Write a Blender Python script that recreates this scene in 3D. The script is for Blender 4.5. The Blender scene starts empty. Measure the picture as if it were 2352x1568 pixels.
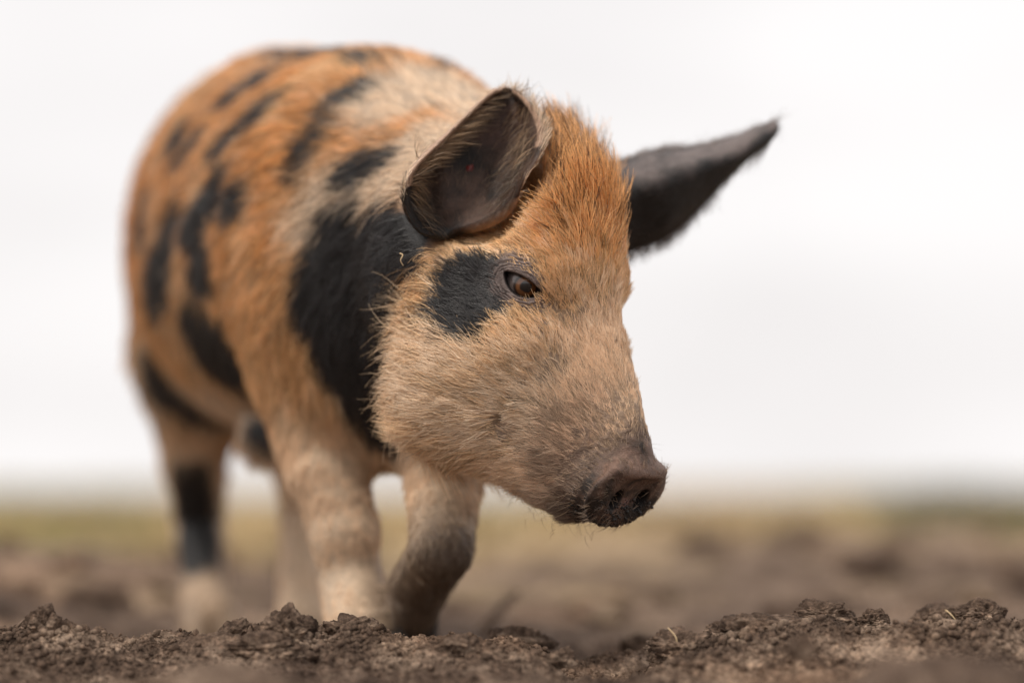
import bpy, math, random
import numpy as np
from mathutils import Vector, Matrix

# ------------------------------------------------------------------ camera, sky, light, exposure
scene = bpy.context.scene
CAM_H, LENS, PITCH = 0.117, 100.0, math.radians(3.05)
cam_data = bpy.data.cameras.new('camera')
cam_data.lens = LENS; cam_data.sensor_width = 36.0
cam_data.clip_start = 0.05; cam_data.clip_end = 3000.0
cam_data.dof.use_dof = True
cam_data.dof.focus_distance = 1.955
cam_data.dof.aperture_fstop = 1.9
cam = bpy.data.objects.new('camera', cam_data)
scene.collection.objects.link(cam)
cam.location = (0, 0, CAM_H); cam.rotation_euler = (math.pi/2 + PITCH, 0, 0)
scene.camera = cam

SUN_EL, SUN_AZ = math.radians(62), math.radians(232)     # high soft sun behind thin cloud, behind the camera's left shoulder
world = bpy.data.worlds.new('World'); scene.world = world; world.use_nodes = True
def build_world():
    nt = world.node_tree; nt.nodes.clear(); N = nt.nodes.new; L = nt.links.new
    out = N('ShaderNodeOutputWorld'); bg = N('ShaderNodeBackground'); L(bg.outputs[0], out.inputs[0])
    sky = N('ShaderNodeTexSky'); sky.sky_type = 'NISHITA'; sky.sun_disc = False
    sky.sun_elevation = SUN_EL; sky.sun_rotation = SUN_AZ; sky.altitude = 50; sky.dust_density = 3
    tc = N('ShaderNodeTexCoord'); mp = N('ShaderNodeMapping'); mp.inputs['Scale'].default_value = (1.0, 1.0, 3.2)
    mp.inputs['Rotation'].default_value = (0, math.radians(-14), 0)
    L(tc.outputs['Generated'], mp.inputs[0])
    no = N('ShaderNodeTexNoise'); no.inputs['Scale'].default_value = 4.2; no.inputs['Detail'].default_value = 4; no.inputs['Roughness'].default_value = 0.45
    L(mp.outputs[0], no.inputs['Vector'])
    cr = N('ShaderNodeValToRGB'); e = cr.color_ramp.elements
    e[0].position = 0.30; e[0].color = (0.855, 0.825, 0.820, 1); e[1].position = 0.58; e[1].color = (1.0, 0.973, 0.968, 1)
    L(no.outputs['Fac'], cr.inputs[0])
    sc = N('ShaderNodeVectorMath'); sc.operation = 'SCALE'; sc.inputs['Scale'].default_value = CLOUD / 0.1
    L(cr.outputs[0], sc.inputs[0])
    mx = N('ShaderNodeMix'); mx.data_type = 'RGBA'; mx.inputs['Factor'].default_value = 0.97
    L(sky.outputs[0], mx.inputs['A']); L(sc.outputs[0], mx.inputs['B'])
    L(mx.outputs['Result'], bg.inputs[0]); bg.inputs[1].default_value = 0.1
CLOUD = 0.650
build_world()
sun_data = bpy.data.lights.new('sun', 'SUN'); sun_data.energy = 1.5; sun_data.angle = math.radians(16); sun_data.color = (1.0, 0.93, 0.84)
sun = bpy.data.objects.new('sun', sun_data); scene.collection.objects.link(sun)
sun_dir = Vector((math.sin(SUN_AZ)*math.cos(SUN_EL), math.cos(SUN_AZ)*math.cos(SUN_EL), math.sin(SUN_EL)))
sun.rotation_euler = (-sun_dir).to_track_quat('-Z', 'Y').to_euler(); sun.location = (0, 0, 6)
vs = scene.view_settings
vs.view_transform = 'Standard'; vs.look = 'None'; vs.gamma = 1.0; vs.use_curve_mapping = False; vs.exposure = 0.67
scene.cycles.use_denoising = True
scene.cycles.max_bounces = 10; scene.cycles.transparent_max_bounces = 12
scene.cycles.sample_clamp_indirect = 6.0
scene.render.hair_type = 'STRIP'
COL = scene.collection
rng = np.random.default_rng(7)
# ------------------------------------------------------------------ numpy helpers
FPX = LENS/36.0*2352.0
def at(px, py, Y):
    """point at depth Y on the sight line of photograph pixel (px, py) in a 2352 x 1568 frame"""
    cp, sp = math.cos(PITCH), math.sin(PITCH)
    a, b = (px-1176.0)/FPX, (784.0-py)/FPX
    d = np.array([a, cp-b*sp, sp+b*cp])
    return np.array([0, 0, CAM_H]) + d*(Y/d[1])
def nrm(v):
    v = np.asarray(v, dtype=np.float64)
    return v/np.maximum(np.linalg.norm(v, axis=-1, keepdims=True), 1e-9)
def hash3(ix, iy, iz, seed=0):
    h = (ix.astype(np.int64)*374761393 + iy.astype(np.int64)*668265263 + iz.astype(np.int64)*2147483647 + seed*974634777) & 0xffffffff
    h = ((h ^ (h >> 13))*1274126177) & 0xffffffff
    h = ((h ^ (h >> 16))*2246822519) & 0xffffffff
    return ((h ^ (h >> 15)) & 0xffffff)/16777215.0
def vnoise(p, seed=0):
    """value noise in -1..1, p (n,3)"""
    f = np.floor(p); i = f.astype(np.int64); u = p-f; u = u*u*u*(u*(u*6-15)+10)
    r = 0
    for dx in (0, 1):
        for dy in (0, 1):
            for dz in (0, 1):
                w = (u[:, 0] if dx else 1-u[:, 0])*(u[:, 1] if dy else 1-u[:, 1])*(u[:, 2] if dz else 1-u[:, 2])
                r = r + w*hash3(i[:, 0]+dx, i[:, 1]+dy, i[:, 2]+dz, seed)
    return r*2-1
def fbm(p, octaves=4, seed=0, gain=0.5):
    r, a = 0, 1.0
    for o in range(octaves):
        r = r + a*vnoise(p*(2.03**o)+o*17.3, seed+o); a *= gain
    return r
def sstep(a, b, x):
    t = np.clip((x-a)/(b-a), 0, 1); return t*t*(3-2*t)

# ------------------------------------------------------------------ the pig as an implicit surface
# head frame: x towards the snout, y to the pig's left, z up; origin between the eyes
HEAD_O = at(1280, 664, 2.0)
YAW, HP = math.radians(54), math.radians(30)
HF = np.array([math.sin(YAW)*math.cos(HP), -math.cos(YAW)*math.cos(HP), -math.sin(HP)])
HU = np.array([math.sin(YAW)*math.sin(HP), -math.cos(YAW)*math.sin(HP), math.cos(HP)])
HL = np.array([math.cos(YAW), math.sin(YAW), 0.0])
HR = np.stack([HF, HL, HU], axis=1)                       # columns: local axes in the world
def to_head(p): return (p-HEAD_O) @ HR
def from_head(q): return np.asarray(q) @ HR.T + HEAD_O
AX = nrm([0.30, -0.955, 0.0]); AL = np.array([-AX[1], AX[0], 0.0])   # the trunk's forward and left

def ell(c, r, k=0.03, rot=None, op='u', head=False): return dict(t='e', c=np.array(c, float), r=np.array(r, float), k=k, rot=rot, op=op, head=head)
def cone(a, b, ra, rb, k=0.03, op='u', head=False): return dict(t='c', a=np.array(a, float), b=np.array(b, float), ra=ra, rb=rb, k=k, op=op, head=head)
def trunk_rot(pitch=0.0):
    f = nrm(AX*math.cos(pitch)+np.array([0, 0, math.sin(pitch)])); u = np.cross(f, AL)
    return np.stack([f, AL, u], axis=1)
TR = trunk_rot()
# eye: centre, outward axis, slit axis (head frame, right side mirrored by |y|)
EYE_C = np.array([0.000, 0.0405, 0.002]); EYE_R = 0.0145
EYE_N = nrm([0.42, 0.90, 0.12]); EYE_A = nrm(np.cross([0, 0, 1.0], EYE_N)); EYE_A = -EYE_A if EYE_A[0] < 0 else EYE_A
EYE_A = nrm(EYE_A + np.array([0, 0, 0.02])); EYE_A = nrm(EYE_A-EYE_N*np.dot(EYE_A, EYE_N)); EYE_B = np.cross(EYE_N, EYE_A); EYE_B = EYE_B if EYE_B[2] > 0 else -EYE_B
def lid_almond(a, b):
    return np.maximum(np.hypot(a-0.002, b-0.0098)-0.0175, np.hypot(a+0.001, b+0.0265)-0.0317)
PR = []
def body_prims():
    A = at
    # trunk
    PR.append(ell(A(645, 550, 2.50), (0.27, 0.122, 0.166), 0.06, TR))
    PR.append(ell(A(612, 535, 2.68), (0.16, 0.118, 0.158), 0.06, trunk_rot(0.1)))
    PR.append(ell(A(810, 560, 2.30), (0.17, 0.115, 0.152), 0.06, trunk_rot(-0.15)))
    # neck and throat
    PR.append(cone(A(930, 500, 2.24), A(1130, 540, 2.09), 0.120, 0.082, 0.05))
    PR.append(cone(A(880, 710, 2.22), A(1080, 800, 2.10), 0.090, 0.055, 0.05))
    # hams and thighs
    PR.append(ell(A(478, 690, 2.70), (0.115, 0.060, 0.135), 0.04, trunk_rot(0.25)))
    PR.append(ell(A(760, 700, 2.72), (0.115, 0.062, 0.135), 0.04, trunk_rot(0.25)))
    # right hind leg
    PR.append(cone(A(445, 820, 2.70), A(447, 1030, 2.72), 0.058, 0.031, 0.03))
    PR.append(cone(A(447, 1030, 2.72), A(458, 1190, 2.78), 0.031, 0.025, 0.006))
    PR.append(cone(A(455, 1190, 2.78), A(468, 1330, 2.74), 0.026, 0.0205, 0.006))
    PR.append(cone(A(468, 1330, 2.74), A(474, 1405, 2.71), 0.0205, 0.0225, 0.006))
    # left hind leg, stepping forward
    PR.append(cone(A(735, 820, 2.66), A(715, 1020, 2.62), 0.066, 0.040, 0.03))
    PR.append(cone(A(715, 1020, 2.62), A(705, 1180, 2.66), 0.040, 0.025, 0.006))
    PR.append(cone(A(705, 1180, 2.66), A(700, 1340, 2.60), 0.025, 0.021, 0.006))
    PR.append(cone(A(700, 1340, 2.60), A(702, 1430, 2.57), 0.022, 0.026, 0.006))
    # right shoulder and front leg (planted)
    PR.append(ell(A(748, 760, 2.25), (0.062, 0.042, 0.110), 0.04, trunk_rot(0.35)))
    PR.append(cone(A(735, 860, 2.24), A(754, 1080, 2.21), 0.046, 0.030, 0.02))
    PR.append(cone(A(754, 1080, 2.21), A(790, 1220, 2.20), 0.030, 0.0265, 0.006))
    PR.append(cone(A(790, 1220, 2.20), A(812, 1340, 2.20), 0.0265, 0.0225, 0.006))
    PR.append(cone(A(812, 1340, 2.20), A(836, 1440, 2.175), 0.0235, 0.028, 0.006))
    # left shoulder and front leg (lifted, folded at the wrist)
    PR.append(ell(A(1010, 820, 2.24), (0.075, 0.048, 0.11), 0.04, trunk_rot(0.35)))
    PR.append(cone(A(1025, 900, 2.20), A(1020, 1110, 2.14), 0.048, 0.026, 0.02))
    PR.append(cone(A(1020, 1110, 2.14), A(1014, 1258, 2.10), 0.026, 0.0235, 0.006))
    PR.append(cone(A(1014, 1258, 2.10), A(962, 1352, 2.17), 0.0235, 0.020, 0.006))
    PR.append(cone(A(962, 1352, 2.17), A(945, 1405, 2.185), 0.021, 0.021, 0.006))
    # brisket, belly bump
    PR.append(ell(A(885, 870, 2.22), (0.07, 0.050, 0.052), 0.04, TR))
    PR.append(ell(A(612, 1000, 2.45), (0.05, 0.022, 0.022), 0.02, TR))
    # tail stub
    tb = A(600, 360, 2.81)
    PR.append(cone(tb, tb+np.array([-0.02, 0.05, -0.05]), 0.016, 0.009, 0.02))
    PR.append(cone(tb+np.array([-0.02, 0.05, -0.05]), tb+np.array([0.01, 0.06, -0.14]), 0.009, 0.005, 0.01))
    # ---- head
    H = dict(head=True)
    PR.append(ell((-0.042, 0, 0.012), (0.074, 0.057, 0.062), 0.03, **H))
    PR.append(ell((-0.080, 0, -0.025), (0.064, 0.060, 0.075), 0.04, **H))
    PR.append(cone((-0.005, 0, 0.008), (0.104, 0, -0.074), 0.034, 0.0225, 0.03, **H))
    PR.append(ell((-0.008, 0.034, 0.010), (0.034, 0.015, 0.018), 0.022, **H))
    PR.append(cone((0.02, 0.022, -0.058), (0.088, 0.010, -0.096), 0.042, 0.0245, 0.025, **H))
    PR.append(cone((-0.012, 0.026, -0.096), (0.088, 0, -0.113), 0.042, 0.0190, 0.025, **H))
    PR.append(ell((-0.018, 0.036, -0.064), (0.050, 0.034, 0.055), 0.03, **H))
    PR.append(ell((0.006, 0.046, -0.032), (0.035, 0.012, 0.016), 0.02, **H))      # cheek bone under the eye
    PR.append(cone((-0.058, 0.042, 0.026), (-0.076, 0.072, 0.046), 0.030, 0.020, 0.02, **H))   # ear roots
    # eye bulge
    PR.append(ell(EYE_C, (0.0172,)*3, 0.012, **H))
    # snout rim and face of the disc
    t = 0.10; sr = np.array([[math.cos(t), 0, math.sin(t)], [0, 1, 0], [-math.sin(t), 0, math.cos(t)]])
    PR.append(ell((0.111, 0, -0.095), (0.018, 0.0370, 0.0250), 0.012, sr, **H))
    PR.append(ell((0.1215, 0, -0.0955), (0.0080, 0.0440, 0.0268), 0.006, sr, **H))
    PR.append(ell((0.122, 0, -0.0760), (0.011, 0.032, 0.0060), 0.006, **H))
    PR.append(ell(A(1085, 385, 1.975), (0.054, 0.058, 0.056), 0.02, op='s'))      # hollow in front of the right ear
    PR.append(ell((0.1315, 0, -0.0975), (0.0060, 0.0330, 0.0180), 0.004, op='s', **H))
    # nostrils, mouth line
    PR.append(ell((0.1260, 0.0155, -0.0985), (0.018, 0.0060, 0.0078), 0.003, op='s', **H))
    PR.append(cone((0.042, 0.055, -0.088), (0.058, 0.050, -0.097), 0.0030, 0.0015, 0.012, op='s', **H))
    PR.append(cone((0.085, 0.036, -0.112), (0.114, 0.024, -0.121), 0.0015, 0.002, 0.008, op='s', **H))
body_prims()
def prim_eval(pr, p):
    if pr['head']:
        p = to_head(p); p = np.stack([p[..., 0], np.abs(p[..., 1]), p[..., 2]], -1)
    if pr['t'] == 'e':
        q = p-pr['c']
        if pr['rot'] is not None: q = q @ pr['rot']
        k0 = np.linalg.norm(q/pr['r'], axis=-1); k1 = np.linalg.norm(q/(pr['r']**2), axis=-1)
        return k0*(k0-1)/np.maximum(k1, 1e-6)
    ba = pr['b']-pr['a']; pa = p-pr['a']
    h = np.clip((pa @ ba)/(ba @ ba), 0, 1)
    return np.linalg.norm(pa-h[..., None]*ba, axis=-1)-(pr['ra']+(pr['rb']-pr['ra'])*h)
def smin(a, b, k):
    h = np.maximum(k-np.abs(a-b), 0)/k
    return np.minimum(a, b)-h*h*k*0.25
def prim_box(pr):
    if pr['t'] == 'e': m = float(max(pr['r'])); lo, hi = pr['c']-m, pr['c']+m
    else: m = max(pr['ra'], pr['rb']); lo, hi = np.minimum(pr['a'], pr['b'])-m, np.maximum(pr['a'], pr['b'])+m
    if pr['head']:
        cs = np.array([[x, s*y, z] for x in (lo[0], hi[0]) for y in (lo[1], hi[1]) for s in (-1, 1) for z in (lo[2], hi[2])])
        w = from_head(cs); lo, hi = w.min(0), w.max(0)
    g = pr['k']+0.012
    return lo-g, hi+g
def eye_cut(p, d):
    q = to_head(p); q = np.stack([q[..., 0], np.abs(q[..., 1]), q[..., 2]], -1)-EYE_C
    a, b, n = q @ EYE_A, q @ EYE_B, q @ EYE_N
    al = lid_almond(a, b)   # almond, in the slit plane
    s = np.maximum(al, 0.003-n)
    s = np.maximum(s, EYE_R-0.003-np.linalg.norm(q, axis=-1))
    return -smin(-d, s, 0.003)
def sdf(p):
    d = np.full(p.shape[:-1], 1.0)
    for pr in PR:
        e = prim_eval(pr, p)
        d = smin(d, e, pr['k']) if pr['op'] == 'u' else -smin(-d, e, pr['k'])
    return eye_cut(p, d)
def sgrad(p, e=0.0008):
    g = np.stack([sdf(p+v)-sdf(p-v) for v in np.eye(3)*e], -1)
    return nrm(g)

# ------------------------------------------------------------------ ears: lofted shells
EAR_R = [   # right ear, cupped towards the viewer: rows from base to tip, points from the lobe side to the forehead side (px, py, depth)
 [(1015, 550, 1.985), (1045, 535, 1.992), (1100, 520, 1.990), (1150, 495, 1.985), (1192, 450, 1.975)],
 [(960, 530, 1.962), (992, 500, 2.006), (1080, 475, 2.008), (1155, 455, 2.004), (1206, 412, 1.967)],
 [(930, 470, 1.955), (962, 438, 2.012), (1070, 405, 2.022), (1175, 396, 2.016), (1237, 362, 1.968)],
 [(944, 396, 1.962), (972, 376, 2.016), (1080, 337, 2.030), (1185, 330, 2.024), (1253, 312, 1.978)],
 [(1029, 308, 1.988), (1050, 298, 2.022), (1118, 268, 2.032), (1192, 262, 2.028), (1241, 276, 1.994)],
 [(1116, 224, 2.008), (1128, 222, 2.026), (1158, 216, 2.032), (1190, 222, 2.029), (1212, 232, 2.010)],
 [(1152, 205, 2.020), (1157, 203, 2.027), (1165, 202, 2.029), (1173, 204, 2.027), (1180, 207, 2.021)]]
EAR_L = [   # left ear, its back towards the viewer: rows from base to tip, points from the top edge to the bottom edge
 [(1360, 400, 2.095), (1366, 430, 2.075), (1372, 465, 2.062), (1385, 530, 2.075), (1400, 590, 2.095)],
 [(1425, 374, 2.110), (1434, 406, 2.084), (1442, 444, 2.068), (1450, 510, 2.086), (1452, 574, 2.112)],
 [(1505, 350, 2.118), (1512, 380, 2.090), (1520, 416, 2.074), (1532, 484, 2.092), (1530, 543, 2.118)],
 [(1602, 339, 2.124), (1606, 362, 2.100), (1608, 388, 2.088), (1612, 434, 2.104), (1610, 474, 2.122)],
 [(1684, 318, 2.130), (1686, 336, 2.112), (1688, 356, 2.104), (1690, 374, 2.110), (1686, 390, 2.118)],
 [(1762, 287, 2.136), (1766, 294, 2.128), (1770, 304, 2.124), (1768, 314, 2.124), (1760, 330, 2.128)],
 [(1783, 279, 2.136), (1785, 283, 2.134), (1786, 287, 2.134), (1785, 291, 2.134), (1781, 296, 2.134)]]
def catmull(P, n):
    P = np.asarray(P, float); m = len(P)
    Q = np.concatenate([[2*P[0]-P[1]], P, [2*P[-1]-P[-2]]])
    t = np.linspace(0, m-1, n); i = np.minimum(t.astype(int), m-2); u = (t-i).reshape((-1,)+(1,)*(P.ndim-1))
    a, b, c, d = Q[i], Q[i+1], Q[i+2], Q[i+3]
    return 0.5*(2*b+(c-a)*u+(2*a-5*b+4*c-d)*u**2+(3*b-a-3*c+d)*u**3)
def ear_shell(rows, nu=51, nv=66, thick=0.0046, cup=False):
    C = np.array([[at(*q) for q in r] for r in rows])            # (v, u, 3)
    G = catmull(C, nv); G = np.swapaxes(catmull(np.swapaxes(G, 0, 1), nu), 0, 1)   # (nv, nu, 3)
    G[1:-1, 1:-1] += 0.0011*fbm(G[1:-1, 1:-1].reshape(-1, 3)*55, 3, 3).reshape(nv-2, nu-2, 1)
    uu, vv = np.meshgrid(np.linspace(0, 1, nu), np.linspace(0, 1, nv))
    if cup: G[..., 1] += -0.0075*np.exp(-((uu-0.36-0.10*vv)/0.075)**2)*np.exp(-((vv-0.34)/0.24)**2)-0.0055*np.exp(-((uu-0.70)/0.07)**2)*np.exp(-((vv-0.28)/0.20)**2)
    du = np.gradient(G, axis=1); dv = np.gradient(G, axis=0); n = nrm(np.cross(du, dv))
    u = np.linspace(0, 1, nu); v = np.linspace(0, 1, nv)
    e = np.minimum(np.minimum(u, 1-u)[None, :]*6, ((1-v)*9)[:, None]); e = np.sqrt(np.clip(e, 0.04, 1))*(1+0.8*(1-v)[:, None])
    A = G+n*(thick*0.5*e)[..., None]; B = G-n*(thick*0.5*e)[..., None]
    V = np.concatenate([A.reshape(-1, 3), B.reshape(-1, 3)])
    k = np.arange(nu*nv).reshape(nv, nu); o = nu*nv
    q = np.stack([k[:-1, :-1], k[:-1, 1:], k[1:, 1:], k[1:, :-1]], -1).reshape(-1, 4)
    F = [q, q[:, ::-1]+o]
    for line, f in ((k[:, 0], 0), (k[:, -1], 1), (k[0, :], 1), (k[-1, :], 0)):
        r = np.stack([line[:-1], line[1:], line[1:]+o, line[:-1]+o], -1); F.append(r[:, ::-1] if f else r)
    uv = np.stack(np.meshgrid(u, v), -1).reshape(-1, 2)
    return V, np.concatenate(F), np.concatenate([uv, uv]), np.concatenate([np.ones(o), -np.ones(o)]), np.concatenate([n.reshape(-1, 3), -n.reshape(-1, 3)])
def grid_lines(a, b, f0, f1, fine, coarse):
    l = list(np.arange(f0, f1, fine))
    x, s = f0, fine
    while x > a: s = min(s*1.25, coarse); x -= s; l.insert(0, x)
    x, s = l[-1], fine
    while x < b: s = min(s*1.25, coarse); x += s; l.append(x)
    return np.array(l)
def pig_surface():
    gx = grid_lines(-0.52, 0.16, -0.10, 0.125, 0.0024, 0.0075)
    gy = grid_lines(1.86, 3.02, 1.885, 2.09, 0.0024, 0.0075)
    gz = grid_lines(-0.03, 0.60, 0.075, 0.37, 0.0024, 0.0075)
    nx, ny, nz = len(gx), len(gy), len(gz)
    D = np.full((nx, ny, nz), 1.0, dtype=np.float32)
    def box_slice(lo, hi):
        return tuple(slice(max(np.searchsorted(g, l)-2, 0), min(np.searchsorted(g, h)+2, len(g))) for g, l, h in zip((gx, gy, gz), lo, hi))
    for pr in PR:
        s = box_slice(*prim_box(pr))
        P = np.stack(np.meshgrid(gx[s[0]], gy[s[1]], gz[s[2]], indexing='ij'), -1)
        e = prim_eval(pr, P).astype(np.float32)
        D[s] = smin(D[s], e, pr['k']) if pr['op'] == 'u' else -smin(-D[s], e, pr['k'])
    for sgn in (-1, 1):
        c = from_head(EYE_C*np.array([1, sgn, 1])); s = box_slice(c-0.03, c+0.03)
        P = np.stack(np.meshgrid(gx[s[0]], gy[s[1]], gz[s[2]], indexing='ij'), -1)
        D[s] = eye_cut(P, D[s])
    # surface nets
    ins = D < 0
    c = np.zeros((nx-1, ny-1, nz-1), dtype=np.int8)
    for dx in (0, 1):
        for dy in (0, 1):
            for dz in (0, 1): c += ins[dx:nx-1+dx, dy:ny-1+dy, dz:nz-1+dz]
    act = (c > 0) & (c < 8)
    I, J, K = np.nonzero(act)
    idx = -np.ones(act.shape, dtype=np.int64); idx[I, J, K] = np.arange(len(I))
    acc = np.zeros((len(I), 3)); cnt = np.zeros(len(I))
    corners = [(dx, dy, dz) for dx in (0, 1) for dy in (0, 1) for dz in (0, 1)]
    for a in corners:
        for ax in range(3):
            if a[ax]: continue
            b = list(a); b[ax] = 1
            va = D[I+a[0], J+a[1], K+a[2]]; vb = D[I+b[0], J+b[1], K+b[2]]
            m = (va < 0) != (vb < 0); t = np.where(m, va/np.where(m, va-vb, 1), 0)
            pa = np.stack([gx[I+a[0]], gy[J+a[1]], gz[K+a[2]]], -1); pb = np.stack([gx[I+b[0]], gy[J+b[1]], gz[K+b[2]]], -1)
            acc += np.where(m[:, None], pa+(pb-pa)*t[:, None], 0); cnt += m
    V = acc/cnt[:, None]
    F = []
    for ax in range(3):
        u, v = (ax+1) % 3, (ax+2) % 3
        sl0 = [slice(None)]*3; sl1 = [slice(None)]*3
        sl0[ax] = slice(0, -1); sl1[ax] = slice(1, None)
        a, b = ins[tuple(sl0)], ins[tuple(sl1)]
        E = np.argwhere(a != b)
        ok = (E[:, u] > 0) & (E[:, v] > 0) & (E[:, u] < D.shape[u]-1) & (E[:, v] < D.shape[v]-1)
        E = E[ok]; flip = a[tuple(E.T)]
        def cell(du, dv):
            q = E.copy(); q[:, u] += du; q[:, v] += dv; return idx[tuple(q.T)]
        quad = np.stack([cell(-1, -1), cell(0, -1), cell(0, 0), cell(-1, 0)], -1)
        quad[~flip] = quad[~flip][:, ::-1]
        F.append(quad)
    F = np.concatenate(F); F = F[(F >= 0).all(1)]
    def project(v, n=3):
        for _ in range(n):
            d = sdf(v); v = v-sgrad(v)*np.clip(d, -0.004, 0.004)[:, None]
        return v
    V = project(V, 2)
    # finer faces round the right and left eye and on the snout
    def refine(V, F, sel):
        R = F[sel]; keep = F[~sel]
        e = np.sort(np.concatenate([R[:, [i, (i+1) % 4]] for i in range(4)]), 1)
        ue, inv = np.unique(e, axis=0, return_inverse=True); inv = inv.reshape(4, -1)
        mid = V[ue].mean(1); cen = V[R].mean(1)
        new = project(np.concatenate([mid, cen]), 3)
        n0 = len(V); m = n0+inv; cc = n0+len(ue)+np.arange(len(R))
        q = [np.stack([R[:, i], m[i], cc, m[i-1]], -1) for i in range(4)]
        return np.concatenate([V, new]), np.concatenate([keep]+q)
    for _ in range(2):
        cen = to_head(V[F].mean(1)); cen[:, 1] = np.abs(cen[:, 1])
        V, F = refine(V, F, np.linalg.norm(cen-(EYE_C+EYE_N*0.012), axis=1) < 0.026-0.004*_)
    cen = to_head(V[F].mean(1)); V, F = refine(V, F, (cen[:, 0] > 0.098) & (cen[:, 2] < -0.05))
    return V, F
# ------------------------------------------------------------------ object helpers
def tag(o, label=None, category=None, group=None, kind=None):
    for k, v in (('label', label), ('category', category), ('group', group), ('kind', kind)):
        if v: o[k] = v
    return o
def mesh_obj(name, V, F, mat, parent=None, smooth=True):
    me = bpy.data.meshes.new(name); V = np.asarray(V, dtype=np.float32); F = np.asarray(F, dtype=np.int32)
    me.vertices.add(len(V)); me.vertices.foreach_set('co', V.ravel())
    k = F.shape[1]; me.loops.add(F.size); me.loops.foreach_set('vertex_index', F.ravel())
    me.polygons.add(len(F)); me.polygons.foreach_set('loop_start', np.arange(0, F.size, k, dtype=np.int32))
    me.update(calc_edges=True)
    if smooth: me.polygons.foreach_set('use_smooth', np.ones(len(F), dtype=bool))
    me.materials.append(mat)
    o = bpy.data.objects.new(name, me); COL.objects.link(o)
    if parent: o.parent = parent
    return o
def vcol(o, name, C):
    a = o.data.attributes.new(name, 'FLOAT_COLOR', 'POINT')
    a.data.foreach_set('color', np.concatenate([C, np.ones((len(C), 1))], 1).astype(np.float32).ravel())
def mat_new(name):
    m = bpy.data.materials.new(name); m.use_nodes = True; nt = m.node_tree
    return m, nt, nt.nodes['Principled BSDF'], nt.nodes.new, nt.links.new
def noise_node(nt, scale, detail=4, rough=0.55, vec=None, dist=0.0):
    n = nt.nodes.new('ShaderNodeTexNoise'); n.inputs['Scale'].default_value = scale; n.inputs['Detail'].default_value = detail
    n.inputs['Roughness'].default_value = rough; n.inputs['Distortion'].default_value = dist
    if vec is not None: nt.links.new(vec, n.inputs['Vector'])
    return n
def ramp_node(nt, fac, stops):
    r = nt.nodes.new('ShaderNodeValToRGB'); e = r.color_ramp.elements
    while len(e) < len(stops): e.new(0.5)
    for el, (p, c) in zip(e, stops): el.position = p; el.color = (*c, 1)
    nt.links.new(fac, r.inputs[0]); return r
def bump(nt, height, strength, dist, bsdf):
    b = nt.nodes.new('ShaderNodeBump'); b.inputs['Strength'].default_value = strength; b.inputs['Distance'].default_value = dist
    nt.links.new(height, b.inputs['Height']); nt.links.new(b.outputs[0], bsdf.inputs['Normal']); return b

# ------------------------------------------------------------------ coat pattern (positions on the animal, in metres)
BLACK = {
  'spot_e1': [(-0.130, 2.103, 0.302, 0.0270), (-0.125, 2.102, 0.269, 0.0393), (-0.127, 2.113, 0.237, 0.0388), (-0.122, 2.126, 0.209, 0.0319), (-0.112, 2.142, 0.183, 0.0203), (-0.098, 2.160, 0.161, 0.0145)],
  'spot_e2': [(-0.099, 2.045, 0.303, 0.0188), (-0.076, 2.000, 0.292, 0.0168)],
  'spot_e3': [(-0.105, 2.06, 0.290, 0.030), (-0.099, 2.044, 0.252, 0.036), (-0.105, 2.090, 0.217, 0.036), (-0.090, 2.06, 0.19, 0.04), (-0.062, 2.09, 0.182, 0.032)],
  'spot_e4': [(-0.149, 2.122, 0.284, 0.0156), (-0.154, 2.136, 0.245, 0.0157)],
  'spot_n': [(-0.305, 2.707, 0.128, 0.0191), (-0.306, 2.744, 0.093, 0.0227), (-0.303, 2.730, 0.060, 0.0192)],
  'spot_c': [(-0.169, 2.147, 0.358, 0.0066), (-0.158, 2.144, 0.375, 0.0092), (-0.147, 2.146, 0.392, 0.0105), (-0.136, 2.156, 0.413, 0.0112), (-0.112, 2.162, 0.429, 0.0073)],
  'spot_d': [(-0.130, 2.111, 0.350, 0.0084), (-0.113, 2.098, 0.357, 0.0122), (-0.096, 2.086, 0.363, 0.0083)]}   # dark patches of the neck, shoulder and hind leg: x, y, z, radius
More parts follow.
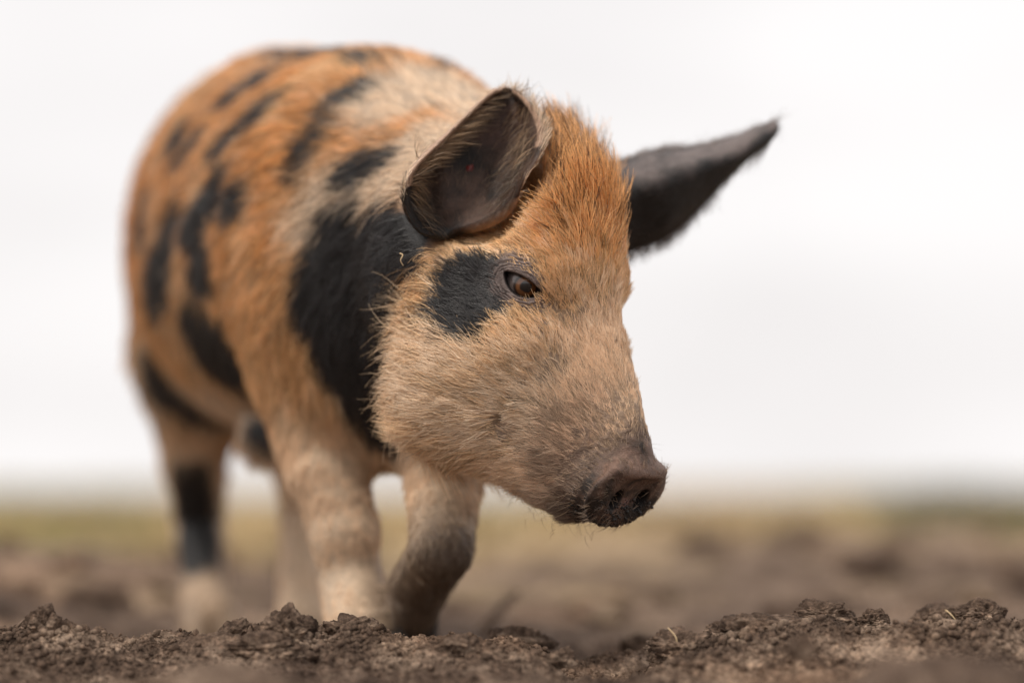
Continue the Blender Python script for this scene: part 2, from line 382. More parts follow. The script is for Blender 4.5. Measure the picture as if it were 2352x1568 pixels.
FLANK = {
  'spot_a': [(-0.237, 2.335, 0.440, 0.0070), (-0.217, 2.315, 0.451, 0.0077), (-0.198, 2.311, 0.463, 0.0061)],
  'spot_b': [(-0.212, 2.236, 0.406, 0.0068), (-0.199, 2.224, 0.416, 0.0075), (-0.184, 2.215, 0.428, 0.0056)],
  'spot_f': [(-0.230, 2.242, 0.371, 0.0055), (-0.243, 2.263, 0.347, 0.0104), (-0.263, 2.310, 0.327, 0.0120), (-0.253, 2.287, 0.309, 0.0070)],
  'spot_g': [(-0.217, 2.202, 0.340, 0.0108)],
  'spot_h': [(-0.283, 2.366, 0.348, 0.0051), (-0.293, 2.394, 0.323, 0.0081), (-0.306, 2.435, 0.295, 0.0142), (-0.312, 2.471, 0.275, 0.0113)],
  'spot_i': [(-0.252, 2.291, 0.291, 0.0113)],
  'spot_j': [(-0.258, 2.355, 0.248, 0.0190), (-0.242, 2.339, 0.229, 0.0260), (-0.228, 2.325, 0.215, 0.0190)],
  'spot_k': [(-0.332, 2.628, 0.236, 0.0088), (-0.326, 2.646, 0.211, 0.0097), (-0.297, 2.636, 0.188, 0.0097), (-0.258, 2.647, 0.177, 0.0081)],
  'spot_k2': [(-0.210, 2.407, 0.162, 0.0111)],
  'spot_l': [(-0.197, 2.385, 0.488, 0.0099), (-0.171, 2.333, 0.481, 0.0106), (-0.145, 2.258, 0.468, 0.0072)],
  'spot_l2': [(-0.121, 2.206, 0.456, 0.0066), (-0.107, 2.200, 0.455, 0.0048)],
  'spot_m1': [(-0.277, 2.376, 0.397, 0.0062), (-0.263, 2.355, 0.412, 0.0060)],
  'spot_m2': [(-0.240, 2.279, 0.389, 0.0059), (-0.228, 2.262, 0.399, 0.0059)],
  'spot_m3': [(-0.293, 2.423, 0.412, 0.0063), (-0.284, 2.412, 0.422, 0.0062)],
  'spot_m4': [(-0.324, 2.484, 0.369, 0.0069), (-0.325, 2.481, 0.341, 0.0080)]}   # dark spots of the flank and back, drawn out along the trunk
PALE = {
  'spot_pale': [(-0.296, 2.588, 0.209, 0.0158), (-0.246, 2.454, 0.193, 0.0150), (-0.217, 2.414, 0.181, 0.0111)],
  'spot_pale2': [(-0.342, 2.636, 0.251, 0.0081), (-0.343, 2.698, 0.188, 0.0107)]}
BRIGHT = {
  'spot_gold': [(-0.208, 2.184, 0.309, 0.0114), (-0.201, 2.176, 0.281, 0.0093)]}
CREAM = {'1': [(-0.091, 2.137, 0.413, 0.0229), (-0.059, 2.165, 0.431, 0.0249), (-0.022, 2.154, 0.416, 0.0265), (0.001, 2.072, 0.385, 0.0227)],
  '2': [(-0.062, 2.063, 0.371, 0.0230), (-0.080, 2.03, 0.348, 0.0110), (-0.135, 2.111, 0.335, 0.0136), (-0.156, 2.127, 0.317, 0.0092)]}
EYE_BLACK = {'F': [(-0.030, 0.066, -0.006, 0.012), (-0.018, 0.060, -0.002, 0.011), (-0.016, 0.062, -0.014, 0.011)], 'E': [(-0.037, 0.070, -0.016, 0.0126), (-0.028, 0.075, -0.032, 0.0138), (-0.005, 0.072, -0.034, 0.0132), (-0.009, 0.067, -0.018, 0.0150)]}
EYE_SKIN = {'S': [(0.000, 0.052, 0.003, 0.0185), (0.014, 0.043, -0.004, 0.0135), (0.028, 0.045, -0.014, 0.0075)]}
CHEEK = {'C': [(-0.021, 0.083, -0.083, 0.0151), (0.012, 0.073, -0.079, 0.0210), (0.039, 0.059, -0.073, 0.0179), (0.040, 0.059, -0.045, 0.0089)]}
def strokes(P, S):
    d = np.full(len(P), 9.0)
    for pts in S.values():
        pts = np.array(pts)
        if len(pts) == 1: d = np.minimum(d, np.linalg.norm(P-pts[0, :3], axis=1)-pts[0, 3]); continue
        for a, b in zip(pts[:-1], pts[1:]):
            ba = b[:3]-a[:3]; h = np.clip(((P-a[:3]) @ ba)/(ba @ ba), 0, 1)
            d = np.minimum(d, np.linalg.norm(P-a[:3]-h[:, None]*ba, axis=1)-(a[3]+(b[3]-a[3])*h))
    return d
def mixc(c, col, m): return c*(1-m[:, None])+np.asarray(col)*m[:, None]
C_BLACK = np.array([0.042, 0.0385, 0.0385]); C_ORANGE = np.array([0.88, 0.440, 0.150]); C_CREAM = np.array([1.00, 0.785, 0.570]); C_GOLD = np.array([0.98, 0.635, 0.330])
C_TAN = np.array([1.00, 0.745, 0.510]); C_MUD = np.array([0.185, 0.120, 0.084]); C_RUST = np.array([0.70, 0.32, 0.10])
def head_mask(q, jit=0.0):
    xb = np.where(q[:, 2] < 0.0, -0.0835-0.40*q[:, 2], -0.0835)+(0.007+0.010*sstep(-0.115, -0.075, q[:, 2]))*sstep(0.03, -0.005, q[:, 2])
    return sstep(-0.008, 0.008, q[:, 0]-xb+jit)*sstep(0.30, 0.25, np.linalg.norm(q, axis=1))*sstep(-0.185, -0.168, q[:, 2])
def coat(P, hm_root=None):
    """hair colour, skin colour, bare-skin mask, head mask at points on the animal"""
    q = to_head(P); qa = q*np.array([1, 1, 1]); qa[:, 1] = np.abs(qa[:, 1])
    n1, n2, n3 = fbm(P*45, 3, 1), fbm(P*120, 3, 5), fbm(P*14, 3, 9)
    ctr = at(645, 550, 2.50); left = (P-ctr) @ AL
    streak = fbm(np.stack([P @ AX*18, P @ AL*50, P[:, 2]*34], -1), 3, 21)
    body = mixc(np.tile(C_ORANGE, (len(P), 1)), C_RUST*0.75, np.clip(0.35*streak+0.25, 0, 0.7))
    body = mixc(body, C_GOLD*1.08, np.clip(0.9*n3-0.05, 0, 0.7))
    body = mixc(body, C_GOLD, sstep(0.33, 0.22, P[:, 2]+0.03*n3)*0.55)
    body = mixc(body, C_CREAM, sstep(0.012, -0.014, strokes(P, CREAM)+0.006*n1-0.018))
    low = sstep(0.21, 0.12, P[:, 2]+0.015*n3)
    body = mixc(body, C_TAN*(0.95+0.10*n2[:, None]), low)
    body = mixc(body, C_MUD*1.5, low*np.clip(0.8*n3-0.05, 0, 0.45))
    body = mixc(body, C_CREAM*0.95, sstep(0.03, 0.0, np.linalg.norm(P-np.array([-0.135, 2.19, 0.045]), axis=1)-0.012)*0.8)
    sq = np.stack([P @ AX*0.45, P @ AL, P[:, 2]], -1)
    fl = {k: [(*np.array([np.dot(p[:3], AX)*0.45, np.dot(p[:3], AL), p[2]]), p[3]*1.35) for p in v] for k, v in FLANK.items()}
    body = mixc(body, C_CREAM*0.97, sstep(0.020, -0.008, strokes(P, PALE)+0.006*n1-0.008)*0.9)
    body = mixc(body, C_GOLD*1.15, sstep(0.014, -0.008, strokes(P, BRIGHT)+0.006*n1)*0.7)
    db = np.minimum(strokes(P, BLACK)-0.003, strokes(sq, fl))+0.0034*n1+0.0014*n2
    blk = sstep(0.0048, -0.0048, db-0.0035)
    other = sstep(0.035, 0.07, left)*sstep(0.10, 0.16, fbm(np.stack([P @ AX*9, P @ AL*9, P[:, 2]*13], -1), 2, 33)+0.05*n1)
    blk = np.maximum(blk, other*sstep(0.10, 0.14, P[:, 2]))
    # left front leg below the wrist: underside shade put into the coat colour
    dl = strokes(P, {'w': [(-0.048, 2.085, 0.070, 0.031), (-0.068, 2.16, 0.045, 0.030), (-0.075, 2.18, 0.01, 0.03)]})
    body = mixc(body, np.array([0.085, 0.050, 0.030]), sstep(0.030, -0.018, dl+0.006*n1)*0.92)
    body = mixc(body, C_BLACK, blk)
    # head
    hd = np.tile(C_GOLD, (len(P), 1))
    hd = mixc(hd, C_ORANGE*1.03, sstep(-0.006, 0.058, q[:, 2]-0.25*np.maximum(q[:, 0], 0)+0.008*n1)*0.85)
    hd = mixc(hd, C_RUST, sstep(0.035, 0.075, q[:, 2]+0.010*n1)*np.clip(0.20+0.5*n2, 0, 0.6))
    hd = mixc(hd, np.array([0.97, 0.715, 0.505]), sstep(0.016, 0.050, q[:, 0])*sstep(0.06, 0.045, qa[:, 1])*sstep(0.04, 0.015, q[:, 2])*0.75)
    hd = mixc(hd, C_CREAM*1.04, sstep(0.022, -0.010, strokes(qa, CHEEK)+0.006*n1-0.010)*0.95)
    hd = mixc(hd, C_TAN*0.9, sstep(-0.112, -0.140, q[:, 2]+0.006*n1)*0.55)
    dm = strokes(qa, {'m': [(0.080, 0.020, -0.050, 0.009), (0.088, 0.030, -0.080, 0.018), (0.094, 0.020, -0.110, 0.018)], 'p': [(0.072, 0.036, -0.068, 0.010), (0.078, 0.030, -0.100, 0.012)], 'b': [(0.046, 0.049, -0.089, 0.002)]})
    hd = mixc(hd, C_MUD*1.9, sstep(0.018, -0.012, dm+0.006*n1)*0.84)
    hd = mixc(hd, C_MUD*0.75, sstep(0.088, 0.106, q[:, 0]-0.30*(q[:, 2]+0.09)+0.006*n1)*0.85)
    eb = sstep(0.0028, -0.0028, strokes(qa, EYE_BLACK)+0.0026*n1+0.0012*n2-0.0035)
    hd = mixc(hd, C_BLACK*0.7, eb)
    es = sstep(0.006, -0.004, strokes(qa, EYE_SKIN)+0.0025*n1)
    hm = head_mask(q, 0.007*n1+0.004*n2) if hm_root is None else hm_root
    hair = mixc(body, 0, hm)+hd*hm[:, None]
    lum = hair.mean(1, keepdims=True)
    skin = np.where(lum > 0.08, hair*0.32+np.array([0.055, 0.032, 0.024]), hair*0.32+0.003)
    skin = np.where(lum > 0.08, mixc(skin, 0, low*(1-hm)*0.85)+hair*0.72*(low*(1-hm)*0.85)[:, None], skin)
    skin = mixc(skin, np.array([0.190, 0.142, 0.126]), es*hm); skin = mixc(skin, np.array([0.030, 0.026, 0.026]), eb*(1-0.6*es)*hm*0.9)
    disc = sstep(0.104, 0.112, q[:, 0]-0.22*(q[:, 2]+0.095))*hm*sstep(-0.150, -0.140, q[:, 2])
    top = sstep(-0.100, -0.072, q[:, 2]+0.004*n1)
    dirt = np.clip(0.90-1.05*top+0.9*n1+0.6*n2, 0, 1)
    dcol = mixc(np.tile(np.array([0.195, 0.118, 0.085]), (len(P), 1)), np.array([0.022, 0.016, 0.012]), dirt*0.95)
    pink = sstep(0.007, 0.003, np.linalg.norm((qa-np.array([0.126, 0.004, -0.101]))*np.array([1, .8, 1.3]), axis=1)+0.002*n2)*np.clip(0.6+n2, 0, 1)
    dcol = mixc(dcol, np.array([0.45, 0.24, 0.21]), pink*0.9)
    nd = np.linalg.norm((qa-np.array([0.1270, 0.0155, -0.0985]))/np.array([0.018, 0.0074, 0.0095]), axis=1)
    dcol = mixc(dcol, np.array([0.012, 0.008, 0.007]), sstep(1.15, 0.85, nd))
    skin = skin*(1-disc[:, None])+dcol*disc[:, None]
    # dark wet rim of the eyelids
    ql = qa-EYE_C; a, b, nn = ql @ EYE_A, ql @ EYE_B, ql @ EYE_N
    al = lid_almond(a, b)
    rim = sstep(0.0012, 0.0002, al)*sstep(0.002, 0.006, nn)*sstep(0.03, 0.025, np.linalg.norm(ql, axis=1))
    skin = mixc(skin, np.array([0.014, 0.010, 0.010]), rim)
    bare = np.maximum(np.maximum(disc, es*hm*0.88), 1.08*sstep(0.0055, 0.003, al)*(np.linalg.norm(ql, axis=1) < 0.024))
    return hair, skin, bare, hm

# ------------------------------------------------------------------ materials of the pig
def skin_material():
    m, nt, b, N, L = mat_new('pig_skin')
    a = N('ShaderNodeAttribute'); a.attribute_name = 'skin'
    tc = N('ShaderNodeTexCoord')
    n1 = noise_node(nt, 260, 5, 0.6, tc.outputs['Object']); n2 = noise_node(nt, 900, 3, 0.6, tc.outputs['Object'])
    mx = N('ShaderNodeMix'); mx.data_type = 'RGBA'; mx.blend_type = 'MULTIPLY'; mx.inputs['Factor'].default_value = 0.55
    r = ramp_node(nt, n1.outputs['Fac'], [(0.32, (0.45, 0.42, 0.40)), (0.62, (1.15, 1.12, 1.1))])
    L(a.outputs['Color'], mx.inputs['A']); L(r.outputs[0], mx.inputs['B']); L(mx.outputs['Result'], b.inputs['Base Color'])
    b.inputs['Roughness'].default_value = 0.50; b.inputs['Specular IOR Level'].default_value = 0.40
    mt = N('ShaderNodeMath'); mt.operation = 'ADD'; L(n1.outputs['Fac'], mt.inputs[0]); L(n2.outputs['Fac'], mt.inputs[1])
    bump(nt, mt.outputs[0], 0.75, 0.0012, b)
    return m
def fur_material():
    m = bpy.data.materials.new('pig_fur'); m.use_nodes = True; nt = m.node_tree; nt.nodes.clear()
    out = nt.nodes.new('ShaderNodeOutputMaterial'); a = nt.nodes.new('ShaderNodeAttribute'); a.attribute_name = 'hue'
    b = nt.nodes.new('ShaderNodeBsdfPrincipled'); b.inputs['Roughness'].default_value = 0.34; b.inputs['Specular IOR Level'].default_value = 0.55
    ci = nt.nodes.new('ShaderNodeHairInfo'); r = ramp_node(nt, ci.outputs['Intercept'], [(0.0, (0.52, 0.46, 0.43)), (0.35, (1.0, 1.0, 1.0))])     # roots darkened: shade between the hairs put into their colour
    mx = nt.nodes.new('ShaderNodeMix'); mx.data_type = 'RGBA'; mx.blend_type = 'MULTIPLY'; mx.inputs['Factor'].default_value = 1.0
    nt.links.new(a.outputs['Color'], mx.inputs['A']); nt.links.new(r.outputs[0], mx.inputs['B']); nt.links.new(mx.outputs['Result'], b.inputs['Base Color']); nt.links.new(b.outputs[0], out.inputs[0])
    return m
M_SKIN, M_FUR = skin_material(), fur_material()

# ------------------------------------------------------------------ fur
def curves_obj(name, pts, rad, hue, parent):
    hue = hue/np.maximum(hue.max(1, keepdims=True)/0.95, 1.0)          # keep the hue of the palest hairs
    n, k = pts.shape[:2]
    cu = bpy.data.hair_curves.new(name); cu.add_curves([k]*n)
    cu.points.foreach_set('position', pts.astype(np.float32).ravel())
    a = cu.attributes.get('radius') or cu.attributes.new('radius', 'FLOAT', 'POINT')
    a.data.foreach_set('value', rad.astype(np.float32).ravel())
    a = cu.attributes.new('hue', 'FLOAT_COLOR', 'CURVE')
    a.data.foreach_set('color', np.concatenate([hue, np.ones((n, 1))], 1).astype(np.float32).ravel())
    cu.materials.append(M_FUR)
    o = bpy.data.objects.new(name, cu); COL.objects.link(o); o.parent = parent
    return o
def sample_roots(V, F, dens, n, VN, extra=None):
    """n roots on quads, weighted by area and a density per vertex"""
    T = np.concatenate([F[:, [0, 1, 2]], F[:, [0, 2, 3]]])
    area = 0.5*np.linalg.norm(np.cross(V[T[:, 1]]-V[T[:, 0]], V[T[:, 2]]-V[T[:, 0]]), axis=1)*dens[T].mean(1)
    cum = np.cumsum(area); t = T[np.searchsorted(cum, rng.random(n)*cum[-1]).clip(0, len(T)-1)]
    r1, r2 = np.sqrt(rng.random(n)), rng.random(n); w = np.stack([1-r1, r1*(1-r2), r1*r2], -1)
    f = lambda A: (A[t]*w[..., None]).sum(1)
    return f(V), nrm(f(VN)), (f(extra) if extra is not None else None)
def grow(P, N, T, L, lift, steps=6, droop=0.15, jitter=0.25, clump=0.004, clump_amt=0.5, r0=0.00016, wave=0.0):
    n = len(P)
    T = nrm(T-N*(T*N).sum(1, keepdims=True)); B = np.cross(N, T)
    # neighbouring hairs share a clump direction and lean to the clump's middle
    wp = np.stack([vnoise(P/clump*0.55+7.1*k, 50+k) for k in range(3)], -1)
    key = np.floor(P/clump*np.array([1.0, 0.93, 1.07])+1.3*wp+(P @ np.array([[0.35, 0.2, 0.5], [-0.3, 0.4, 0.2], [0.25, -0.45, 0.3]]))/clump).astype(np.int64); kk = (key[:, 0]*73856093) ^ (key[:, 1]*19349663) ^ (key[:, 2]*83492791)
    u, inv = np.unique(kk, return_inverse=True)
    cnt = np.bincount(inv); cen = np.stack([np.bincount(inv, P[:, i])/cnt for i in range(3)], -1)[inv]
    cj = rng.normal(0, 1, (len(u), 2))[inv]
    ang = jitter*(0.75*cj[:, 0]+0.65*rng.normal(0, 1, n)); T = T*np.cos(ang)[:, None]+B*np.sin(ang)[:, None]
    lf = np.clip(lift*(1+0.25*cj[:, 1]+0.25*rng.normal(0, 1, n)), 0.02, 0.98)[:, None]
    d0 = nrm(T*(1-lf)+N*lf); d1 = nrm(T*(1-0.35*lf)+N*0.35*lf+np.array([0, 0, -1.0])*np.reshape(droop, (-1, 1)))
    pts = np.empty((n, steps, 3)); pts[:, 0] = P-N*0.0006
    ph = rng.random(n)*6.28; Bn = np.cross(d0, N)
    for i in range(1, steps):
        t = (i-0.5)/(steps-1); d = nrm(d0*(1-t)+d1*t)
        pts[:, i] = pts[:, i-1]+d*(L/(steps-1))[:, None]
    tt = np.linspace(0, 1, steps)
    pts += ((cen-P)*clump_amt)[:, None, :]*(tt**1.3)[None, :, None]
    if wave: pts += Bn[:, None, :]*(np.sin(ph[:, None]+tt[None]*3.6)*tt[None]*wave*L[:, None])[..., None]
    rad = r0*(1-0.75*tt**1.5)[None, :]*(0.7+0.6*rng.random(n))[:, None]
    return pts, rad, (rng.random(len(u))[inv])[:, None]
# which way the hair lies on the head: place and direction in the head frame (|y|)
GUIDE = np.array([
 (0.110, 0.000, -0.060, -0.75, 0.0, 0.66), (0.060, 0.000, -0.015, -0.72, 0.0, 0.70), (0.025, 0.000, 0.035, -0.45, 0.0, 0.90), (-0.030, 0.000, 0.078, -0.60, 0.05, 0.80), (-0.080, 0.0, 0.070, -1.0, 0.1, 0.1),
 (0.075, 0.030, -0.045, -0.75, 0.25, 0.60), (0.095, 0.032, -0.085, -0.95, 0.2, 0.05), (0.085, 0.030, -0.118, -0.80, 0.15, -0.55), (0.055, 0.045, -0.075, -0.95, 0.3, -0.02), (0.030, 0.050, -0.030, -0.9, 0.3, 0.25),
 (0.030, 0.035, 0.010, -0.60, 0.25, 0.75), (0.005, 0.048, 0.030, -0.85, 0.35, 0.42), (-0.040, 0.055, 0.030, -0.95, 0.3, 0.25), (-0.045, 0.068, -0.010, -0.97, 0.2, 0.10), (-0.010, 0.070, -0.030, -1.0, 0.2, 0.03),
 (0.010, 0.070, -0.075, -1.0, 0.2, -0.05), (-0.040, 0.080, -0.070, -1.0, 0.15, -0.05), (-0.020, 0.075, -0.115, -0.9, 0.0, -0.45), (0.040, 0.050, -0.115, -0.8, 0.1, -0.60), (0.010, 0.030, -0.150, -0.9, 0.0, -0.45), (0.06, 0.02, -0.14, -0.9, 0.05, -0.4)])
def lay(P):
    q = to_head(P); s = np.sign(q[:, 1]); qa = q.copy(); qa[:, 1] = np.abs(q[:, 1])
    w = np.exp(-((qa[:, None, :]-GUIDE[None, :, :3])**2).sum(-1)/(2*0.020**2))+1e-12
    d = (w[..., None]*GUIDE[None, :, 3:]).sum(1)/w.sum(1, keepdims=True); d[:, 1] *= s
    hd = nrm(d) @ HR.T
    z = P[:, 2]
    low = sstep(0.34, 0.14, z)
    bd = -AX[None]*(1.0-0.75*low)[:, None]+np.array([0, 0, -1.0])*(0.40+0.9*low)[:, None]
    hm = head_mask(q)[:, None]
    return nrm(bd*(1-hm)+hd*hm), q, hm[:, 0]

pig = bpy.data.objects.new('pig', None); COL.objects.link(pig); pig.location = (-0.17, 2.42, 0.0)
tag(pig, 'young orange, cream and black spotted pig walking over bare soil with its head lowered', 'pig')
def keep_world(o): o.matrix_parent_inverse = Matrix.Translation(-pig.location); return o

def clear_of_ears(shells, P, Q):
    from mathutils.kdtree import KDTree
    E = np.concatenate([v[uv[:, 1] > (0.10 if side == 'R' else 0.25)] for v, f, uv, nn, side in shells]); kd = KDTree(len(E))
    for i, e in enumerate(E): kd.insert(e, i)
    kd.balance(); lo, hi = E.min(0)-0.02, E.max(0)+0.02; ok = np.ones(len(P), dtype=bool)
    for i in np.nonzero(((P > lo) & (P < hi)).all(1) & (P[:, 2] > 0.27))[0]:
        if kd.find(P[i])[2] < 0.009 or kd.find(Q[i])[2] < 0.010 or kd.find((P[i]+Q[i])*0.5)[2] < 0.007: ok[i] = False
    return ok
def build_pig():
    V, F = pig_surface()
    nb = len(V); hair, skin, bare, hm = coat(V)
    # wrinkles above the snout disc, folds beside the eye, uneven flesh
    q = to_head(V); N = sgrad(V)
    wr = sstep(0.082, 0.098, q[:, 0])*sstep(0.118, 0.110, q[:, 0]-0.25*(q[:, 2]+0.07))*sstep(-0.100, -0.078, q[:, 2])
    V = V+N*(wr*0.0006*np.sin((q[:, 0]-0.35*q[:, 2]+0.007*fbm(V*90, 3, 4))*1150)*(0.4+0.8*np.abs(fbm(V*150, 2, 14))))[:, None]
    es = np.exp(-(strokes(np.stack([q[:, 0], np.abs(q[:, 1]), q[:, 2]], -1), EYE_SKIN)/0.010)**2)*hm; ql = np.stack([q[:, 0], np.abs(q[:, 1]), q[:, 2]], -1)-EYE_C; re = np.hypot(ql @ EYE_A*0.8, ql @ EYE_B*1.3)
    V = V+N*(es*0.00055*np.sin((re+0.0016*fbm(V*160, 2, 31))*2300)*sstep(0.009, 0.012, re))[:, None]
    V = V+N*(0.0016*fbm(V*32, 3, 8)*(1-hm*0.6)*(1-bare))[:, None]
    shells = []; VV, FF, SS = [V], [F], [skin]; off = nb
    for rows, side in ((EAR_R, 'R'), (EAR_L, 'L')):
        v, f, uv, sd, nn = ear_shell(rows, cup=(side == 'R'))
        n1 = fbm(v*70, 3, 2); n2 = fbm(v*200, 2, 6)
        if side == 'R':
            inner = ((v-np.array([0, 0, CAM_H]))*nn).sum(1) < 0
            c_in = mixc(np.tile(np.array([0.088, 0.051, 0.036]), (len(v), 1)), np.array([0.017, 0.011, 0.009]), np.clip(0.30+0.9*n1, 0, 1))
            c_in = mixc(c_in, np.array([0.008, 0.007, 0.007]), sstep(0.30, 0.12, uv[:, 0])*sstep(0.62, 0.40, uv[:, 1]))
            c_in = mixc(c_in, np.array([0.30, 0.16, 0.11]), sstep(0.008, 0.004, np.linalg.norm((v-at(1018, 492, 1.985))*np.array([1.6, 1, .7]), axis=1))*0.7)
            pit_shade = sstep(1.0, 0.2, np.hypot((uv[:, 0]-0.50)/0.16, (uv[:, 1]-0.42)/0.16)); c_in = mixc(c_in, np.array([0.006, 0.005, 0.005]), pit_shade*0.9)  # hollow of the cup darkened: shade painted in for depth
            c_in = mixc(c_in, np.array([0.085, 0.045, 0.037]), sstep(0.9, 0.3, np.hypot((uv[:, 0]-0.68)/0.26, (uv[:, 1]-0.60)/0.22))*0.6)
            c_out = np.tile(np.array([0.42, 0.27, 0.18]), (len(v), 1))
            c_out = mixc(c_out, np.array([0.014, 0.012, 0.012]), sstep(0.48, 0.36, uv[:, 1])*sstep(0.5, 0.3, uv[:, 0]))
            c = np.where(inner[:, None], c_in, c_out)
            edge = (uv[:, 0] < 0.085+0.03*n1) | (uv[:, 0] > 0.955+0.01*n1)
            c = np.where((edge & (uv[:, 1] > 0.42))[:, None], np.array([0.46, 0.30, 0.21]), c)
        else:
            c = mixc(np.tile(np.array([0.150, 0.120, 0.112]), (len(v), 1)), np.array([0.018, 0.017, 0.017]), np.clip(0.50-0.75*uv[:, 1]+0.5*n1+1.1*sstep(0.34, 0.64, uv[:, 0]), 0, 1))  # upper band paler, underside black: sky light and shade painted into the colour
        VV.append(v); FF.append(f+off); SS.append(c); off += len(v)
        shells.append((v, f, uv, nn, side))
    VA, FA, SA = np.concatenate(VV), np.concatenate(FF), np.concatenate(SS)
    body = keep_world(mesh_obj('body', VA, FA, M_SKIN, pig)); vcol(body, 'skin', SA)
    # ---- fur on head and trunk
    VN = N
    q = to_head(V); d_h = hm*(1-bare*0.93)*np.where(q[:, 0] > 0.10, 0.6, 1.0)*(1+0.9*sstep(0.045, 0.07, q[:, 0]))
    near = sstep(2.16, 2.06, V[:, 1])
    d_h = np.where(V[:, 1] < 2.2, d_h, 0)*np.where((VN @ np.array([0, -1.0, 0.2])) < -0.35, 0.25, 1.0)
    hol = np.linalg.norm((V-at(1085, 390, 1.985))/np.array([0.052, 0.05, 0.042]), axis=1)
    d_h = d_h*sstep(0.75, 1.05, hol)
    P, Nn, _ = sample_roots(V, F, d_h, N_HEAD, VN)
    T, q, hmm = lay(P); qa = np.abs(q[:, 1]); hue, _, _, _ = coat(P+T*0.004+0.0022*rng.normal(0, 1, P.shape), np.ones(len(P)))
    crown = sstep(0.018, 0.055, q[:, 2]+0.004*fbm(P*60, 2, 3))*sstep(0.05, 0.02, q[:, 0])*sstep(0.075, 0.05, qa)
    jowl = sstep(0.005, -0.045, q[:, 0])*sstep(-0.015, -0.05, q[:, 2])
    L = 0.0130+0.006*crown+0.016*jowl+0.012*sstep(0.065, 0.0, q[:, 0])*sstep(-0.02, -0.06, q[:, 2])+0.009*sstep(-0.10, -0.13, q[:, 2])
    L = L*np.where(q[:, 0] > 0.09, 0.62, 1.0)*np.where(np.linalg.norm(np.stack([q[:, 0], qa-0.05, q[:, 2]], -1), axis=1) < 0.026, 0.5, 1)
    L *= 0.65+0.6*rng.random(len(P))
    lift = 0.15+0.16*crown-0.045*jowl
    pts, rad, cs = grow(P, Nn, T, L, lift, 6, 0.10+0.40*jowl, 0.22, 0.0066, 0.86, 0.00024, 0.09)
    rad *= (1-0.35*sstep(0.045, 0.08, q[:, 0]))[:, None]
    guard = (rng.random(len(P)) < 0.10) & (q[:, 0] < 0.075); rad[guard] *= 1.6
    pale = (hue.mean(1) > 0.22)*sstep(0.072, 0.045, q[:, 0]); hue = mixc(hue, C_GOLD*0.95, pale*(cs[:, 0] < 0.38)*0.55); hue = mixc(hue, C_CREAM, pale*(cs[:, 0] > 0.80)*0.45)
    hue = hue*(0.24+1.0*rng.random((len(P), 1))+0.55*cs); hue[guard] *= 1.3
    ok = clear_of_ears(shells, P, pts[:, -1])
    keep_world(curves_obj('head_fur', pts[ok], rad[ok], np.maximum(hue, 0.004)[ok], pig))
    # stiff upright crown hair
    q0 = to_head(V); cr = sstep(0.030, 0.062, q0[:, 2]+0.006*fbm(V*60, 2, 3))*sstep(0.048, 0.020, q0[:, 0])*sstep(0.078, 0.05, np.abs(q0[:, 1]))*d_h
    Pc, Nc, _ = sample_roots(V, F, cr, N_CROWN, VN); Tc, qc, _ = lay(Pc); hc, _, _, _ = coat(Pc, np.ones(N_CROWN))
    top = sstep(0.034, 0.072, qc[:, 2])*sstep(0.05, 0.0, qc[:, 0]); Lc = (0.019+0.020*top)*(0.55+0.65*rng.random(N_CROWN))
    pts, rad, cs = grow(Pc, Nc, Tc, Lc, 0.28+0.34*top, 7, 0.02, 0.36, 0.0080, 0.72, 0.00030, 0.10)
    hc = hc*(0.18+0.95*rng.random((N_CROWN, 1))+0.50*cs); hc[rng.random(N_CROWN) < 0.08+0.30*sstep(0.0, -0.05, qc[:, 0])*top] *= 0.12
    ok = clear_of_ears(shells, Pc, pts[:, -1])
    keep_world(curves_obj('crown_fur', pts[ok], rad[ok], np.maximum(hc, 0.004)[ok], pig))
    # long wisps from the jowl over the neck
    sel = np.where((q[:, 1] < -0.02) & (jowl > 0.75) & (q[:, 0] < -0.030) & (q[:, 2] > -0.105))[0]
    sel = rng.choice(sel, 240)
    pts, rad, cs = grow(P[sel], Nn[sel], T[sel]+0.10*rng.normal(0, 1, (240, 3)), 0.030+0.038*rng.random(240), np.full(240, 0.10), 9, 0.22, 0.22, 0.014, 0.85, 0.00016, 0.14)
    keep_world(curves_obj('jowl_wisps', pts, rad, np.clip(np.tile((C_GOLD+C_CREAM)*0.5, (240, 1))*(0.35+0.7*rng.random((240, 1))), 0, 1), pig))
    # trunk
    d_b = (1-hm)*np.where(V[:, 2] < 0.015, 0.0, 1.0)*(0.45+1.6*sstep(2.35, 2.10, V[:, 1]))*(1+1.6*sstep(0.19, 0.12, V[:, 2]))
    P, Nn, _ = sample_roots(V, F, d_b, N_BODY, VN)
    T, q, _ = lay(P); hue, _, _, _ = coat(P+T*(0.015*sstep(0.10, 0.18, P[:, 2]))[:, None]+0.0030*rng.normal(0, 1, P.shape), np.zeros(len(P)))
    legs = sstep(0.17, 0.11, P[:, 2])
    L = (0.023-0.014*legs)*(0.65+0.6*rng.random(len(P)))
    pts, rad, cs = grow(P, Nn, T, L, np.full(len(P), 0.17)-0.05*legs, 5, 0.12, 0.28, 0.010, 0.7, 0.00030, 0.06)
    rad *= (0.7+0.6*sstep(2.1, 2.4, P[:, 1]))[:, None]
    pale = (hue.mean(1) > 0.15)*1.0; hue = mixc(hue, C_CREAM, pale*(cs[:, 0] > 0.82)*0.28)
    lv = legs[:, None]*0.75; hue = hue*((0.34+0.62*rng.random((len(P), 1))+0.60*cs)*(1-lv)+(0.80+0.35*rng.random((len(P), 1)))*lv)
    ok = clear_of_ears(shells, P, pts[:, -1])
    keep_world(curves_obj('trunk_fur', pts[ok], rad[ok], np.maximum(hue, 0.004)[ok], pig))
